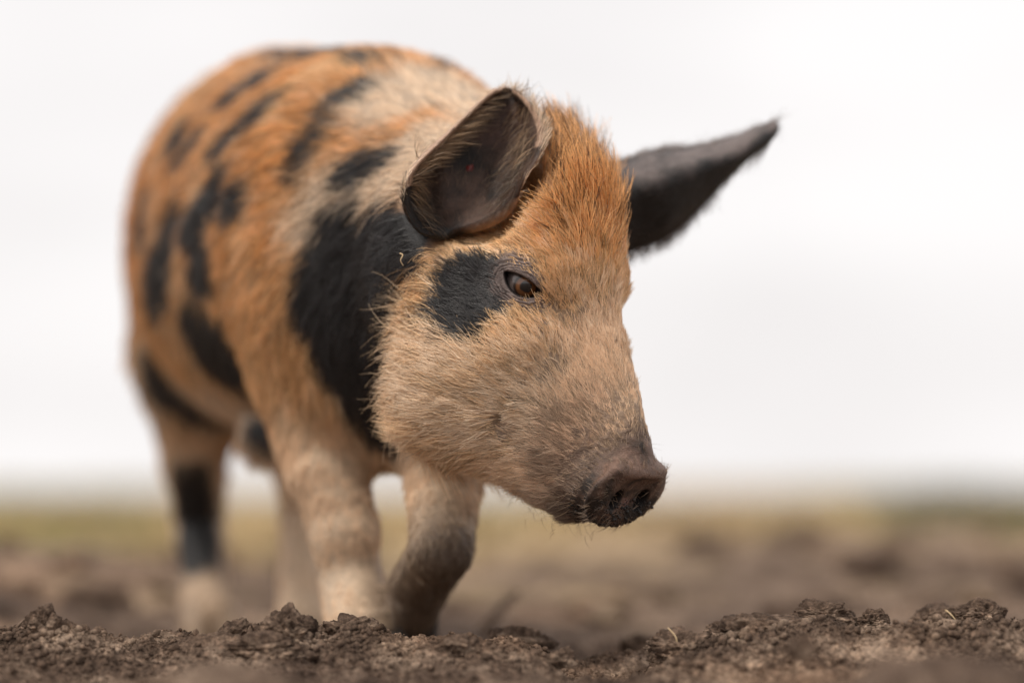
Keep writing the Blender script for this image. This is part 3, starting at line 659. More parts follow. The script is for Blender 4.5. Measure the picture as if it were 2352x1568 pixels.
    # ears
    for v, f, uv, nn, side in shells:
        dens = np.where(uv[:, 1] < 0.02, 0.2, 1.0)*np.where(np.minimum(uv[:, 0], 1-uv[:, 0]) < 0.03, 5.0, 1.0)
        inner = ((v-np.array([0, 0, CAM_H]))*nn).sum(1) < 0
        if side == 'R': dens = np.where(inner, dens*0.5, dens*1.3)
        n = 7000
        P, Nn, E = sample_roots(v, f, dens, n, nn, np.concatenate([uv, inner[:, None]], 1))
        axis = nrm(at(1163, 203, 2.02)-at(1090, 500, 1.99)) if side == 'R' else nrm(at(1785, 285, 2.134)-at(1420, 480, 2.08))
        cross = nrm(at(1250, 320, 1.98)-at(940, 420, 1.965)) if side == 'R' else nrm(at(1500, 560, 2.10)-at(1480, 350, 2.11))
        out = (E[:, 0]-0.5)*2; edge = np.minimum(E[:, 0], 1-E[:, 0]) < 0.06
        T = axis[None]*(0.75-0.35*np.abs(out))[:, None]+cross[None]*(out*0.9)[:, None]
        L = np.where(edge, 0.017, 0.008)*(0.5+0.8*rng.random(n))
        if side == 'R':
            i = E[:, 2] > 0.5
            L = np.where(i, 0.013*(0.6+0.7*rng.random(n)), 0.0085)
            hue = np.where(i[:, None], np.array([0.17, 0.100, 0.060])*(0.2+1.2*rng.random((n, 1))), C_CREAM[None]*(0.75+0.4*rng.random((n, 1))))
            lob = (~i) & (E[:, 1] < 0.42) & (E[:, 0] < 0.45); hue[lob] = C_BLACK
            darkl = i & (E[:, 0] < 0.25) & (E[:, 1] < 0.45); hue[darkl] *= 0.45
            crl = (E[:, 1] > 0.36) & edge & (rng.random(n) < 0.6); hue[crl] = C_CREAM*0.85
        else:
            hue = np.array([0.055, 0.045, 0.042])[None]*(0.4+1.2*rng.random((n, 1)))
            hue = mixc(hue, np.array([0.22, 0.18, 0.165]), (rng.random(n) < 0.6)*sstep(0.62, 0.36, E[:, 0])*sstep(0.1, 0.4, E[:, 1])); hue = mixc(hue, np.array([0.26, 0.205, 0.175]), edge*(rng.random(n) < 0.55)*1.0)  # paler hairs on the upper band repeat its painted light; edge hairs browner
        pts, rad, cs = grow(P, Nn, T, L, np.where(edge, 0.10, 0.10), 6, 0.0, 0.35, 0.004, 0.4, 0.00012, 0.12)
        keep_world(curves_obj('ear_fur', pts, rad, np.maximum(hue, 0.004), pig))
    # curved golden hairs growing inwards from the rim of the right ear
    v, f, uv, nn, side = shells[0]; inner = ((v-np.array([0, 0, CAM_H]))*nn).sum(1) < 0; nr = 900
    dens = inner*(sstep(0.02, 0.06, uv[:, 0])*sstep(0.36, 0.14, uv[:, 0])*sstep(0.12, 0.3, uv[:, 1])*sstep(0.92, 0.6, uv[:, 1])+0.35*sstep(0.98, 0.94, uv[:, 0])*sstep(0.66, 0.9, uv[:, 0]))+1e-9
    P, Nn, E = sample_roots(v, f, dens, nr, nn, uv)
    cross = nrm(at(1250, 320, 1.98)-at(940, 420, 1.965)); T = np.where(E[:, :1] < 0.5, cross[None]*0.9+np.array([0, 0, -0.35]), -cross[None]*0.8+np.array([0, 0, -0.2]))
    pts, rad, cs = grow(P, Nn, T, 0.012+0.012*rng.random(nr), np.full(nr, 0.42), 8, 0.35, 0.35, 0.005, 0.5, 0.00016, 0.12)
    keep_world(curves_obj('ear_rim_hair', pts, rad, np.array([0.46, 0.30, 0.17])[None]*(0.2+0.9*rng.random((nr, 1)))*np.where(E[:, 1:] < 0.36, 0.35, 1.0), pig))
    # ---- lashes, whiskers
    ww, wl, wh, wT = [], [], [], []
    for s in (-1, 1):
        for i in range(9):
            a = -0.010+0.021*i/8; b = -0.0265+math.sqrt(0.0322**2-(a+0.001)**2)
            p = EYE_C+EYE_A*a+EYE_B*b+EYE_N*(math.sqrt(max(0.0172**2-a*a-b*b, 0)))
            d = EYE_N*0.6+EYE_B*(0.75+0.2*rng.normal())+EYE_A*(0.2*rng.normal()+0.2)
            m = np.array([1, s, 1]); ww.append(from_head(p*m)); wT.append((d*m) @ HR.T); wl.append(0.010+0.008*rng.random()); wh.append((0.05, 0.035, 0.025) if i % 2 else (0.35, 0.25, 0.18))
    for i in range(60):
        s = -1 if rng.random() < 0.6 else 1
        p = np.array([0.085+0.025*rng.random(), (0.022+0.012*rng.random())*s, -0.065-0.055*rng.random()])
        ww.append(from_head(p)); d = np.array([0.25, 0.75*s, 0.25*rng.normal()-0.1]); wT.append(d @ HR.T); wl.append(0.014+0.022*rng.random()); wh.append((0.30, 0.2, 0.12))
    for i in range(70):
        p = np.array([0.03+0.075*rng.random(), 0.018*rng.normal(), -0.136+0.004*rng.normal()])
        ww.append(from_head(p)); d = np.array([-0.3+0.3*rng.normal(), 0.3*rng.normal(), -1.0]); wT.append(d @ HR.T); wl.append(0.006+0.010*rng.random()); wh.append((0.12, 0.075, 0.045))
    W, WT, WL = np.array(ww), nrm(np.array(wT)), np.array(wl)
    pts, rad, cs = grow(W, WT, np.cross(WT, [0.3, 0.2, 0.9]), WL, np.full(len(W), 0.97), 6, 0.2, 0.2, 0.0001, 0.0, 0.00011, 0.05)
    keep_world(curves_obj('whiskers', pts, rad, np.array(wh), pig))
N_HEAD, N_BODY, N_CROWN = 95000, 105000, 7500
build_pig()

def eye_material():
    m, nt, b, N, L = mat_new('pig_eye')
    a = N('ShaderNodeAttribute'); a.attribute_name = 'iris'
    tc = N('ShaderNodeTexCoord'); n = noise_node(nt, 700, 3, 0.6, tc.outputs['Object'])
    mx = N('ShaderNodeMix'); mx.data_type = 'RGBA'; mx.blend_type = 'MULTIPLY'; mx.inputs['Factor'].default_value = 0.5
    r = ramp_node(nt, n.outputs['Fac'], [(0.3, (0.55, 0.5, 0.45)), (0.65, (1.2, 1.2, 1.2))])
    L(a.outputs['Color'], mx.inputs['A']); L(r.outputs[0], mx.inputs['B']); L(mx.outputs['Result'], b.inputs['Base Color'])
    b.inputs['Roughness'].default_value = 0.35; b.inputs['Coat Weight'].default_value = 1.0; b.inputs['Coat Roughness'].default_value = 0.02
    return m
M_EYE = eye_material()
def build_eyes():
    nu, nv = 72, 60
    gaze = nrm(EYE_N+np.array([0.36, 0.0, -0.02]))
    gx = nrm(np.cross(gaze, EYE_B)); gx = gx if gx[0] > 0 else -gx; gy = np.cross(gaze, gx)
    th = np.linspace(0, math.pi, nv); ph = np.linspace(0, 2*math.pi, nu, endpoint=False)
    T, Ph = np.meshgrid(th, ph, indexing='ij')
    r = (EYE_R-0.0002)*(1+0.045*np.exp(-(T/0.42)**4))
    loc = (gaze*np.cos(T)[..., None]+gx*(np.sin(T)*np.cos(Ph))[..., None]+gy*(np.sin(T)*np.sin(Ph))[..., None])*r[..., None]
    k = np.arange(nu*nv).reshape(nv, nu); k2 = np.roll(k, -1, 1)
    F = np.stack([k[:-1], k2[:-1], k2[1:], k[1:]], -1).reshape(-1, 4)
    ox, oy = (np.sin(T)*np.cos(Ph)).ravel(), (np.sin(T)*np.sin(Ph)).ravel(); t = T.ravel()
    pup = sstep(1.08, 0.95, np.hypot(ox/0.30, oy/0.25)); iris = sstep(0.60, 0.54, t)
    C = np.tile(np.array([0.105, 0.085, 0.080]), (len(t), 1))
    C = mixc(C, np.array([0.17, 0.13, 0.115]), sstep(0.95, 0.85, t)*0.8)
    C = mixc(C, np.array([0.19, 0.072, 0.021]), iris); C = mixc(C, np.array([0.020, 0.010, 0.006]), sstep(0.45, 0.56, t)*sstep(0.70, 0.60, t))
    C = mixc(C, np.array([0.003, 0.003, 0.004]), pup)
    for s in (-1, 1):
        m = np.array([1, s, 1]); W = from_head((loc.reshape(-1, 3)+EYE_C)*m)
        o = keep_world(mesh_obj('eye', W, F[:, ::-1] if s < 0 else F, M_EYE, pig)); vcol(o, 'iris', C)
build_eyes()

def hoof_material(name='hoof_horn', lo=(0.010, 0.008, 0.007), hi=(0.060, 0.042, 0.032)):
    m, nt, b, N, L = mat_new(name)
    tc = N('ShaderNodeTexCoord'); n = noise_node(nt, 90, 5, 0.6, tc.outputs['Object'])
    r = ramp_node(nt, n.outputs['Fac'], [(0.35, lo), (0.7, hi)]); L(r.outputs[0], b.inputs['Base Color'])
    b.inputs['Roughness'].default_value = 0.55; bump(nt, n.outputs['Fac'], 0.4, 0.001, b); return m
M_HOOF = hoof_material()
M_HOOF_PALE = hoof_material('pale_horn', (0.20, 0.135, 0.085), (0.42, 0.30, 0.20))
def claw(name, top, tip, side, w, parent, mat=None):
    """one claw: a bent wedge from the coronet (top) to the toe (tip)"""
    top, tip, side = np.array(top), np.array(tip), nrm(side); ax = tip-top; n = 14; rings = 9; V = []
    fwd = nrm(np.cross(side, ax))
    for i in range(rings):
        t = i/(rings-1); c = top+ax*t; s = w*(1.0-0.10*t-0.78*max(t-0.55, 0)**1.4/0.45**1.4*0.55)
        for k in range(n):
            a = 2*math.pi*k/n
            V.append(c+side*math.cos(a)*s+fwd*math.sin(a)*s*(1.35-0.25*t)*(1.0 if math.sin(a) > 0 else 0.85))
    V.append(top); V.append(tip+nrm(ax)*w*0.12); k = np.arange(rings*n).reshape(rings, n); k2 = np.roll(k, -1, 1)
    F = np.stack([k[:-1], k2[:-1], k2[1:], k[1:]], -1).reshape(-1, 4).tolist()
    F += [[rings*n, k2[0][j], k[0][j], k[0][j]] for j in range(n)]+[[rings*n+1, k[-1][j], k2[-1][j], k2[-1][j]] for j in range(n)]
    V = np.array(V); me = bpy.data.meshes.new(name)
    me.from_pydata(V.tolist(), [], [list(dict.fromkeys(f)) for f in F]); me.update()
    for p in me.polygons: p.use_smooth = True
    me.materials.append(mat or M_HOOF); o = bpy.data.objects.new(name, me); COL.objects.link(o); o.parent = parent; return keep_world(o)
def build_hooves():
    feet = [(at(476, 1400, 2.71), np.array([0.012, -0.030, -0.042]), 0.0155), (at(702, 1430, 2.57), np.array([0.012, -0.030, -0.036]), 0.0150),
            (at(838, 1440, 2.175), np.array([0.016, -0.034, -0.034]), 0.0160), (at(945, 1405, 2.185), np.array([-0.004, 0.008, -0.040]), 0.0125)]
    for k, (c, d, w) in enumerate(feet):
        mt = M_HOOF_PALE if k < 2 else M_HOOF
        for s in (-1, 1):
            sd = AL*s; t = c+sd*w*0.82; claw('hoof', t, t+d+sd*0.003, sd, w*0.92, pig, mt)
            b = c-nrm(d*np.array([1, 1, 0]))*0.020+sd*w*0.9+np.array([0, 0, 0.022]); claw('dewclaw', b, b+np.array([0, 0.006, -0.014]), sd, w*0.42, pig, mt)
build_hooves()
def red_scab():
    c = at(1078, 392, 2.020); n = 10; V = []; F = []
    th = np.linspace(0, math.pi, 9); T, Ph = np.meshgrid(th, np.linspace(0, 2*math.pi, 14, endpoint=False), indexing='ij')
    D = np.stack([np.sin(T)*np.cos(Ph), np.cos(T), np.sin(T)*np.sin(Ph)], -1).reshape(-1, 3)
    P = c+D*np.array([0.0026, 0.0014, 0.0036])*(1+0.75*fbm(D*2.6, 3, 2))[:, None]
    k = np.arange(9*14).reshape(9, 14); k2 = np.roll(k, -1, 1); F = np.stack([k[:-1], k[1:], k2[1:], k2[:-1]], -1).reshape(-1, 4)
    m, nt, b, N, L = mat_new('scab_red'); tc = N('ShaderNodeTexCoord'); nn = noise_node(nt, 500, 3, 0.6, tc.outputs['Object'])
    r = ramp_node(nt, nn.outputs['Fac'], [(0.35, (0.06, 0.010, 0.008)), (0.65, (0.28, 0.035, 0.028))]); L(r.outputs[0], b.inputs['Base Color']); b.inputs['Roughness'].default_value = 0.4
    o = keep_world(mesh_obj('ear_scab', P, F, m, pig)); o['label'] = 'small red scab inside the right ear'
red_scab()
def stuck_mud():
    """soil grains stuck to the lower snout and chin"""
    V, F = [], []; t = (1+5**0.5)/2
    I = nrm(np.array([(-1, t, 0), (1, t, 0), (-1, -t, 0), (1, -t, 0), (0, -1, t), (0, 1, t), (0, -1, -t), (0, 1, -t), (t, 0, -1), (t, 0, 1), (-t, 0, -1), (-t, 0, 1)]))
    IF = np.array([(0, 11, 5), (0, 5, 1), (0, 1, 7), (0, 7, 10), (0, 10, 11), (1, 5, 9), (5, 11, 4), (11, 10, 2), (10, 7, 6), (7, 1, 8), (3, 9, 4), (3, 4, 2), (3, 2, 6), (3, 6, 8), (3, 8, 9), (4, 9, 5), (2, 4, 11), (6, 2, 10), (8, 6, 7), (9, 8, 1)])
    n = 1500; q = np.stack([0.100+0.034*rng.random(n), 0.074*(rng.random(n)-0.5), -0.098-0.036*rng.random(n)], -1)
    q2 = np.stack([0.050+0.060*rng.random(300), 0.05*(rng.random(300)-0.5), -0.132+0.008*rng.random(300)], -1)
    P = from_head(np.concatenate([q, q2]))
    for _ in range(4): P = P-sgrad(P)*np.clip(sdf(P), -0.02, 0.02)[:, None]
    r = np.clip(0.00035*rng.random(len(P))**-0.45, 0.0003, 0.0016)
    W = P[:, None, :]+I[None]*(r[:, None]*(0.7+0.6*rng.random((len(P), 12))))[..., None]
    o = keep_world(mesh_obj('mud_grains', W.reshape(-1, 3), (IF[None]+(np.arange(len(P))*12)[:, None, None]).reshape(-1, 3), M_HOOF, pig, smooth=False)); o['kind'] = 'stuff'; o['label'] = 'dark soil grains stuck to the snout and chin'
stuck_mud()
# ------------------------------------------------------------------ the field: soil, clods, crumbs, grass
RIDGE = [(0, 1442), (95, 1428), (180, 1446), (250, 1474), (330, 1470), (430, 1466), (540, 1452), (600, 1458), (660, 1448), (730, 1458), (800, 1446), (870, 1452), (930, 1476), (1000, 1480), (1100, 1484), (1180, 1472), (1250, 1510), (1320, 1600), (1420, 1612),
         (1490, 1550), (1560, 1480), (1650, 1466), (1750, 1446), (1850, 1424), (1910, 1420), (1970, 1440), (2060, 1436), (2150, 1420), (2260, 1416), (2352, 1424)]
RX = np.array([(p-1176.0)/FPX*1.93 for p, _ in RIDGE]); RZ = np.array([at(p, y, 1.93)[2] for p, y in RIDGE])
def cells(x, y, size, seed, lo=0.35, hi=0.62):
    """domes of random size, one per cell: crumbly relief"""
    gx, gy = x/size, y/size; ix, iy = np.floor(gx), np.floor(gy); h = np.zeros(len(x)); o = np.zeros(len(x), dtype=np.int64)
    for dx in (-1, 0, 1):
        for dy in (-1, 0, 1):
            cx, cy = (ix+dx).astype(np.int64), (iy+dy).astype(np.int64)
            px, py = cx+0.5+0.8*(hash3(cx, cy, o, seed)-0.5), cy+0.5+0.8*(hash3(cx, cy, o, seed+1)-0.5)
            rr = lo+(hi-lo)*hash3(cx, cy, o, seed+2)
            d2 = (gx-px)**2+(gy-py)**2
            h = np.maximum(h, np.sqrt(np.maximum(rr*rr-d2, 0))*(0.35+0.65*hash3(cx, cy, o, seed+3)))
    return h*size
def mid_mounds(x, y):
    m = np.zeros(len(x))
    for cx, cy, rx, ry, h in ((0.06, 3.3, 0.20, 0.25, 0.030), (0.30, 3.6, 0.26, 0.3, 0.040), (0.55, 3.9, 0.22, 0.3, 0.055), (-0.42, 3.4, 0.28, 0.3, 0.040), (-0.75, 3.2, 0.30, 0.3, 0.060), (0.78, 3.5, 0.25, 0.3, 0.06), (-0.55, 2.75, 0.14, 0.15, 0.045),
                              (0.36, 4.6, 0.3, 0.4, 0.05), (-0.1, 4.8, 0.5, 0.4, 0.03), (0.05, 2.75, 0.10, 0.12, 0.012), (0.10, 2.33, 0.06, 0.05, 0.016), (0.45, 2.75, 0.12, 0.12, 0.02)):
        m += h*np.exp(-((x-cx)/rx)**2-((y-cy)/ry)**2)
    return m
def ground_h(x, y):
    p = np.stack([x, y, np.zeros(len(x))], -1)
    rw = np.interp(x, RX, RZ, left=RZ[0], right=RZ[-1])
    yc = 1.945+0.022*vnoise(p*3.1, 40)
    s = np.where(y < yc, 0.062, 0.060)
    h = (rw+0.004)*np.exp(-np.abs((y-yc)/s)**2.2)
    h += 0.040*np.exp(-((x-0.235)/0.085)**2-((y-1.50)/0.085)**2)+0.020*np.exp(-((x+0.16)/0.06)**2-((y-1.62)/0.05)**2)+0.014*np.exp(-((x-0.02)/0.06)**2-((y-1.64)/0.05)**2)
    far = sstep(2.6, 6.0, y)+sstep(0.5, 2.0, np.abs(x))
    h += (0.006+0.016*np.clip(far, 0, 1))*fbm(p*5.5, 3, 50)
    h += mid_mounds(x, y)*sstep(2.15, 2.5, y)
    h += 0.06*sstep(6, 30, y)*vnoise(p*0.35, 60)
    near = sstep(7.0, 3.0, y)*sstep(1.6, 0.9, np.abs(x))
    if near.max() > 0:
        w = near*(0.35+0.65*sstep(-0.35, 0.35, vnoise(p*22, 61)))
        q = x+0.006*vnoise(p*60, 62), y+0.006*vnoise(p*60, 63)
        h += w*(cells(*q, 0.030, 70)*0.34+cells(*q, 0.012, 75)*0.22+cells(*q, 0.0052, 80)*0.40)+near*(0.0045*fbm(p*24, 3, 66)-0.0050*np.abs(fbm(p*58, 3, 67))-0.0026*np.abs(fbm(p*170, 3, 68)))+near*0.0011*fbm(p*260, 2, 64)
    h -= 0.014*sstep(2.08, 2.2, y)*sstep(3.6, 3.0, y)*sstep(0.3, 0.05, x)
    calm = np.exp(-((x+0.13)/0.10)**2-((y-2.2)/0.10)**2)*0.010+np.exp(-((x+0.26)/0.14)**2-((y-2.68)/0.14)**2)*0.010
    return h-calm-0.004
def spread(a, fine, b, s0, g, end):
    l = list(np.arange(a, b, fine)); x, s = l[-1], s0
    while x < end: x += s; s *= g; l.append(x)
    return np.array(l)
def soil_material():
    m, nt, b, N, L = mat_new('soil')
    tc = N('ShaderNodeTexCoord'); O = tc.outputs['Object']
    n1 = noise_node(nt, 26, 5, 0.62, O, 0.3); n2 = noise_node(nt, 240, 4, 0.65, O); n3 = noise_node(nt, 5, 3, 0.5, O)
    r1 = ramp_node(nt, n1.outputs['Fac'], [(0.30, (0.046, 0.031, 0.023)), (0.50, (0.122, 0.084, 0.062)), (0.68, (0.310, 0.232, 0.175))])
    r2 = ramp_node(nt, n2.outputs['Fac'], [(0.34, (0.38, 0.36, 0.35)), (0.52, (1.0, 1.0, 1.0)), (0.68, (1.9, 1.85, 1.8))])
    mx = N('ShaderNodeMix'); mx.data_type = 'RGBA'; mx.blend_type = 'MULTIPLY'; mx.inputs['Factor'].default_value = 0.85
    L(r1.outputs[0], mx.inputs['A']); L(r2.outputs[0], mx.inputs['B'])
    n6 = noise_node(nt, 3.2, 3, 0.5, O); r6 = ramp_node(nt, n6.outputs['Fac'], [(0.34, (0.62, 0.58, 0.58)), (0.52, (1.05, 1.03, 1.0)), (0.66, (1.75, 1.62, 1.45))])
    m6 = N('ShaderNodeMix'); m6.data_type = 'RGBA'; m6.blend_type = 'MULTIPLY'; m6.inputs['Factor'].default_value = 0.8
    L(mx.outputs['Result'], m6.inputs['A']); L(r6.outputs[0], m6.inputs['B']); mx = m6
    # beyond the worked strip the field carries dry and green growth
    sp = N('ShaderNodeSeparateXYZ'); L(O, sp.inputs[0])
    ad = N('ShaderNodeMath'); ad.operation = 'MULTIPLY_ADD'; L(n3.outputs['Fac'], ad.inputs[0]); ad.inputs[1].default_value = 5.0; L(sp.outputs['Y'], ad.inputs[2])
    mr = N('ShaderNodeMapRange'); mr.inputs['From Min'].default_value = 5.7; mr.inputs['From Max'].default_value = 8.2; L(ad.outputs[0], mr.inputs['Value'])
    mp = N('ShaderNodeMapping'); mp.inputs['Scale'].default_value = (1.0, 0.28, 1.0); L(O, mp.inputs[0])
    n4 = noise_node(nt, 1.3, 4, 0.55, mp.outputs[0])
    r4 = ramp_node(nt, n4.outputs['Fac'], [(0.28, (0.24, 0.21, 0.10)), (0.42, (0.40, 0.30, 0.165)), (0.58, (0.48, 0.355, 0.22)), (0.74, (0.33, 0.235, 0.16))])
    m2 = N('ShaderNodeMix'); m2.data_type = 'RGBA'; L(mr.outputs['Result'], m2.inputs['Factor']); L(mx.outputs['Result'], m2.inputs['A']); L(r4.outputs[0], m2.inputs['B'])
    L(m2.outputs['Result'], b.inputs['Base Color']); b.inputs['Roughness'].default_value = 0.95; b.inputs['Specular IOR Level'].default_value = 0.15
    n5 = noise_node(nt, 700, 5, 0.7, O); bump(nt, n5.outputs['Fac'], 0.9, 0.0012, b)
    return m
M_SOIL = soil_material()
def build_ground():
    xs = spread(0, 0.0021, 0.40, 0.0024, 1.06, 900); xs = np.concatenate([-xs[::-1][:-1], xs])
    y0 = spread(0, 0.0020, 0.50, 0.0024, 1.05, 1500)+1.60
    yb = 1.60-spread(0.002, 0.002, 0.10, 0.003, 1.09, 60)
    ys = np.concatenate([yb[::-1], y0])
    X, Y = np.meshgrid(xs, ys); Z = ground_h(X.ravel(), Y.ravel())
    nx, ny = len(xs), len(ys); k = np.arange(nx*ny).reshape(ny, nx)
    F = np.stack([k[:-1, :-1], k[:-1, 1:], k[1:, 1:], k[1:, :-1]], -1).reshape(-1, 4)
    o = mesh_obj('ground', np.stack([X.ravel(), Y.ravel(), Z], -1), F, M_SOIL); tag(o, kind='structure', label='dark brown crumbly soil of a bare field', category='soil')
    print('ground', nx, ny)
build_ground()
def ico(n):
    import bmesh
    bm = bmesh.new(); bmesh.ops.create_icosphere(bm, subdivisions=n, radius=1.0)
    V = np.array([v.co[:] for v in bm.verts]); F = np.array([[v.index for v in f.verts] for f in bm.faces]); bm.free(); return V, F
def clod_surface(D, seed, rough=1.0):
    off = np.array([seed*3.7, seed*1.3, seed*2.1])
    r = 1+0.34*fbm(D*1.4+off, 3, seed)*rough
    a = np.abs(fbm(D*4.0+off, 3, seed+5)); b = np.abs(fbm(D*11.0+off, 3, seed+9)); c = fbm(D*28+off, 2, seed+13)
    return r+0.16*(0.5-a)*rough+0.095*(0.5-b)+0.030*c
def build_clods():
    V6, F6 = ico(6); V5, F5 = ico(5)
    spec = [  # px, py, depth, half sizes x y z (m), high detail, label
        (98, 1440, 1.93, 0.0105, 0.010, 0.0105, 1, 'small pale round clod of soil beside a short stalk stub'),
        (655, 1470, 1.925, 0.019, 0.018, 0.0165, 1, 'peaked dark clod of soil in front of the planted front hoof'),
        (610, 1500, 1.900, 0.028, 0.016, 0.010, 1, 'broken clod with a dark hollow below the peaked clod'),
        (800, 1472, 1.965, 0.024, 0.02, 0.0150, 1, 'broad rounded clod directly below the pig\'s muddy front leg'),
        (540, 1478, 1.95, 0.013, 0.013, 0.0110, 1, 'knobbly clod between the front and hind legs'),
        (1185, 1492, 2.06, 0.024, 0.02, 0.0140, 0, 'low crumbly clod under the pig\'s chin'),
        (1565, 1502, 1.93, 0.022, 0.018, 0.0125, 1, 'flat slab of soil with a dark broken face and a straw on it'),
        (1760, 1488, 1.95, 0.045, 0.03, 0.0165, 1, 'long pale sandy heap of soil beside the flat slab'),
        (1885, 1424, 1.99, 0.0200, 0.016, 0.0100, 1, 'dark knobbly clod resting on top of the long sandy heap'),
        (2005, 1436, 1.97, 0.0100, 0.010, 0.0080, 1, 'small pointed clod between the knobbly clod and the crumbly bank'),
        (2250, 1424, 2.00, 0.018, 0.016, 0.0110, 1, 'dark lumpy clod on the crest of the crumbly bank'),
        (2160, 1432, 2.02, 0.016, 0.016, 0.0110, 0, 'lumpy clod with a dry grass end lying over it'),
        (1840, 1500, 1.72, 0.0085, 0.009, 0.0080, 0, 'small dark clod standing alone in front of the long sandy heap'),
        (1470, 1500, 2.22, 0.016, 0.015, 0.0120, 0, 'pinkish brown clod behind the gap in the soil ridge'),
        (1060, 1493, 1.90, 0.012, 0.012, 0.0080, 0, 'little dark clod with smaller lumps around it'),
        (1290, 1520, 1.90, 0.009, 0.009, 0.0070, 0, 'single dark pebble-like clod at the edge of the dip')]
    for i, (px, py, Y, sx, sy, sz, hi, label) in enumerate(spec):
        D, F = (V6, F6) if hi else (V5, F5); c = at(px, py, Y); c[2] += sz*0.20
        S = D*np.array([sx, sy, sz])*clod_surface(D, 11+i*3)[:, None]; S[:, 2] = np.where(S[:, 2] < -sz*0.6, -sz*0.6-(np.abs(S[:, 2])-sz*0.6)*0.3, S[:, 2])
        o = mesh_obj('soil_clod', S, F, M_SOIL, smooth=True); o.location = c; tag(o, label, 'clod', 'clods along the soil ridge')
build_clods()
def build_crumbs(n=36000):
    V, F = ico(1); nv = len(V)
    y = np.where(rng.random(n) < 0.65, rng.normal(1.925, 0.055, n), rng.triangular(1.55, 1.92, 2.30, n)); x = rng.uniform(-1, 1, n)*(0.18*y+0.08)
    keep = vnoise(np.stack([x, y, x*0], -1)*16, 90)+0.55*rng.random(n) > -0.15; x, y = x[keep], y[keep]; n = len(x)
    z = ground_h(x, y); r = 0.00048*(rng.random(n)**-(0.32+0.20*sstep(-0.1, 0.4, vnoise(np.stack([x, y, x*0], -1)*13, 97)))); r = np.clip(r, 0.0005, 0.0038)
    var = 6; shapes = [V*(1+0.30*fbm(V*1.9+j*7.7, 2, j))[:, None]*np.array([1, 0.9, 0.8]) for j in range(var)]
    pick = rng.integers(0, var, n); base = np.array(shapes)[pick]
    q = nrm(rng.normal(0, 1, (n, 4))); w, a, b, c = q.T
    R = np.stack([1-2*(b*b+c*c), 2*(a*b-c*w), 2*(a*c+b*w), 2*(a*b+c*w), 1-2*(a*a+c*c), 2*(b*c-a*w), 2*(a*c-b*w), 2*(b*c+a*w), 1-2*(a*a+b*b)], -1).reshape(n, 3, 3)
    W = np.einsum('nij,nvj->nvi', R, base)*r[:, None, None]+np.stack([x, y, z+r*0.35], -1)[:, None, :]
    FF = (F[None]+(np.arange(n)*nv)[:, None, None]).reshape(-1, 3)
    o = mesh_obj('soil_crumbs', W.reshape(-1, 3), FF, M_SOIL, smooth=True); tag(o, 'loose brown soil crumbs lying over the ridge', 'crumbs', kind='stuff')
build_crumbs(78000)
def build_far_clods(n=260):
    V, F = ico(3); y = 2.75+1.9*rng.random(n)**1.2; x = rng.uniform(-1, 1, n)*(0.22*y+0.25); keep = (np.hypot((x+0.24)/0.28, (y-2.72)/0.35) > 1); x, y = x[keep], y[keep]; n = len(x)
    z = ground_h(x, y); r = np.clip(0.010*rng.random(n)**-0.40, 0.008, 0.030); VV, FF = [], []
    for i in range(n):
        VV.append(V*clod_surface(V, 200+i % 9)[:, None]*r[i]*np.array([1.2, 1.0, 0.75])+np.array([x[i], y[i], z[i]+r[i]*0.15])); FF.append(F+i*len(V))
    o = mesh_obj('far_clods', np.concatenate(VV), np.concatenate(FF), M_SOIL); tag(o, 'loose brown clods scattered over the bare soil behind the pig', 'clods', kind='stuff')
build_far_clods()

def grass_material(name, stops):
    m, nt, b, N, L = mat_new(name)
    a = N('ShaderNodeAttribute'); a.attribute_name = 'tint'; sp = N('ShaderNodeSeparateColor'); L(a.outputs['Color'], sp.inputs[0])
    r = ramp_node(nt, sp.outputs[0], stops); L(r.outputs[0], b.inputs['Base Color']); b.inputs['Roughness'].default_value = 0.75; b.inputs['Specular IOR Level'].default_value = 0.2
    return m
M_DRY = grass_material('dry_growth', [(0.0, (0.36, 0.28, 0.13)), (0.4, (0.50, 0.375, 0.205)), (0.75, (0.60, 0.46, 0.28)), (1.0, (0.36, 0.255, 0.16))])
M_GREEN = grass_material('green_growth', [(0.0, (0.19, 0.185, 0.065)), (0.5, (0.30, 0.27, 0.11)), (1.0, (0.42, 0.35, 0.17))])
M_WEED = grass_material('weed_growth', [(0.0, (0.16, 0.15, 0.095)), (0.5, (0.22, 0.205, 0.135)), (1.0, (0.30, 0.25, 0.15))])
def blades(name, x, y, h, w, mat, label, category, kind='stuff', lean=0.5, at0=None):
    n = len(x); z = ground_h(x, y)-0.01 if at0 is None else np.zeros(n)
    a = rng.random(n)*6.283; sd = np.stack([np.cos(a), np.sin(a), 0*a], -1); ln = rng.normal(0, lean, (n, 2))
    P0 = np.stack([x, y, z], -1); up = np.stack([ln[:, 0]*h, ln[:, 1]*h, h], -1)
    P1 = P0+up*np.array([0.35, 0.35, 0.6]); P2 = P0+up
    V = np.stack([P0-sd*w[:, None], P0+sd*w[:, None], P1-sd*w[:, None]*0.8, P1+sd*w[:, None]*0.8, P2-sd*w[:, None]*0.1, P2+sd*w[:, None]*0.1], 1)
    k = np.arange(n)[:, None]*6; F = np.concatenate([k+np.array([[0, 1, 3, 2]]), k+np.array([[2, 3, 5, 4]])])
    o = mesh_obj(name, V.reshape(-1, 3), F, mat, smooth=False); vcol(o, 'tint', np.repeat(np.repeat(rng.random((n, 1)), 3, 1), 6, axis=0))
    return tag(o, label, category, kind=kind)
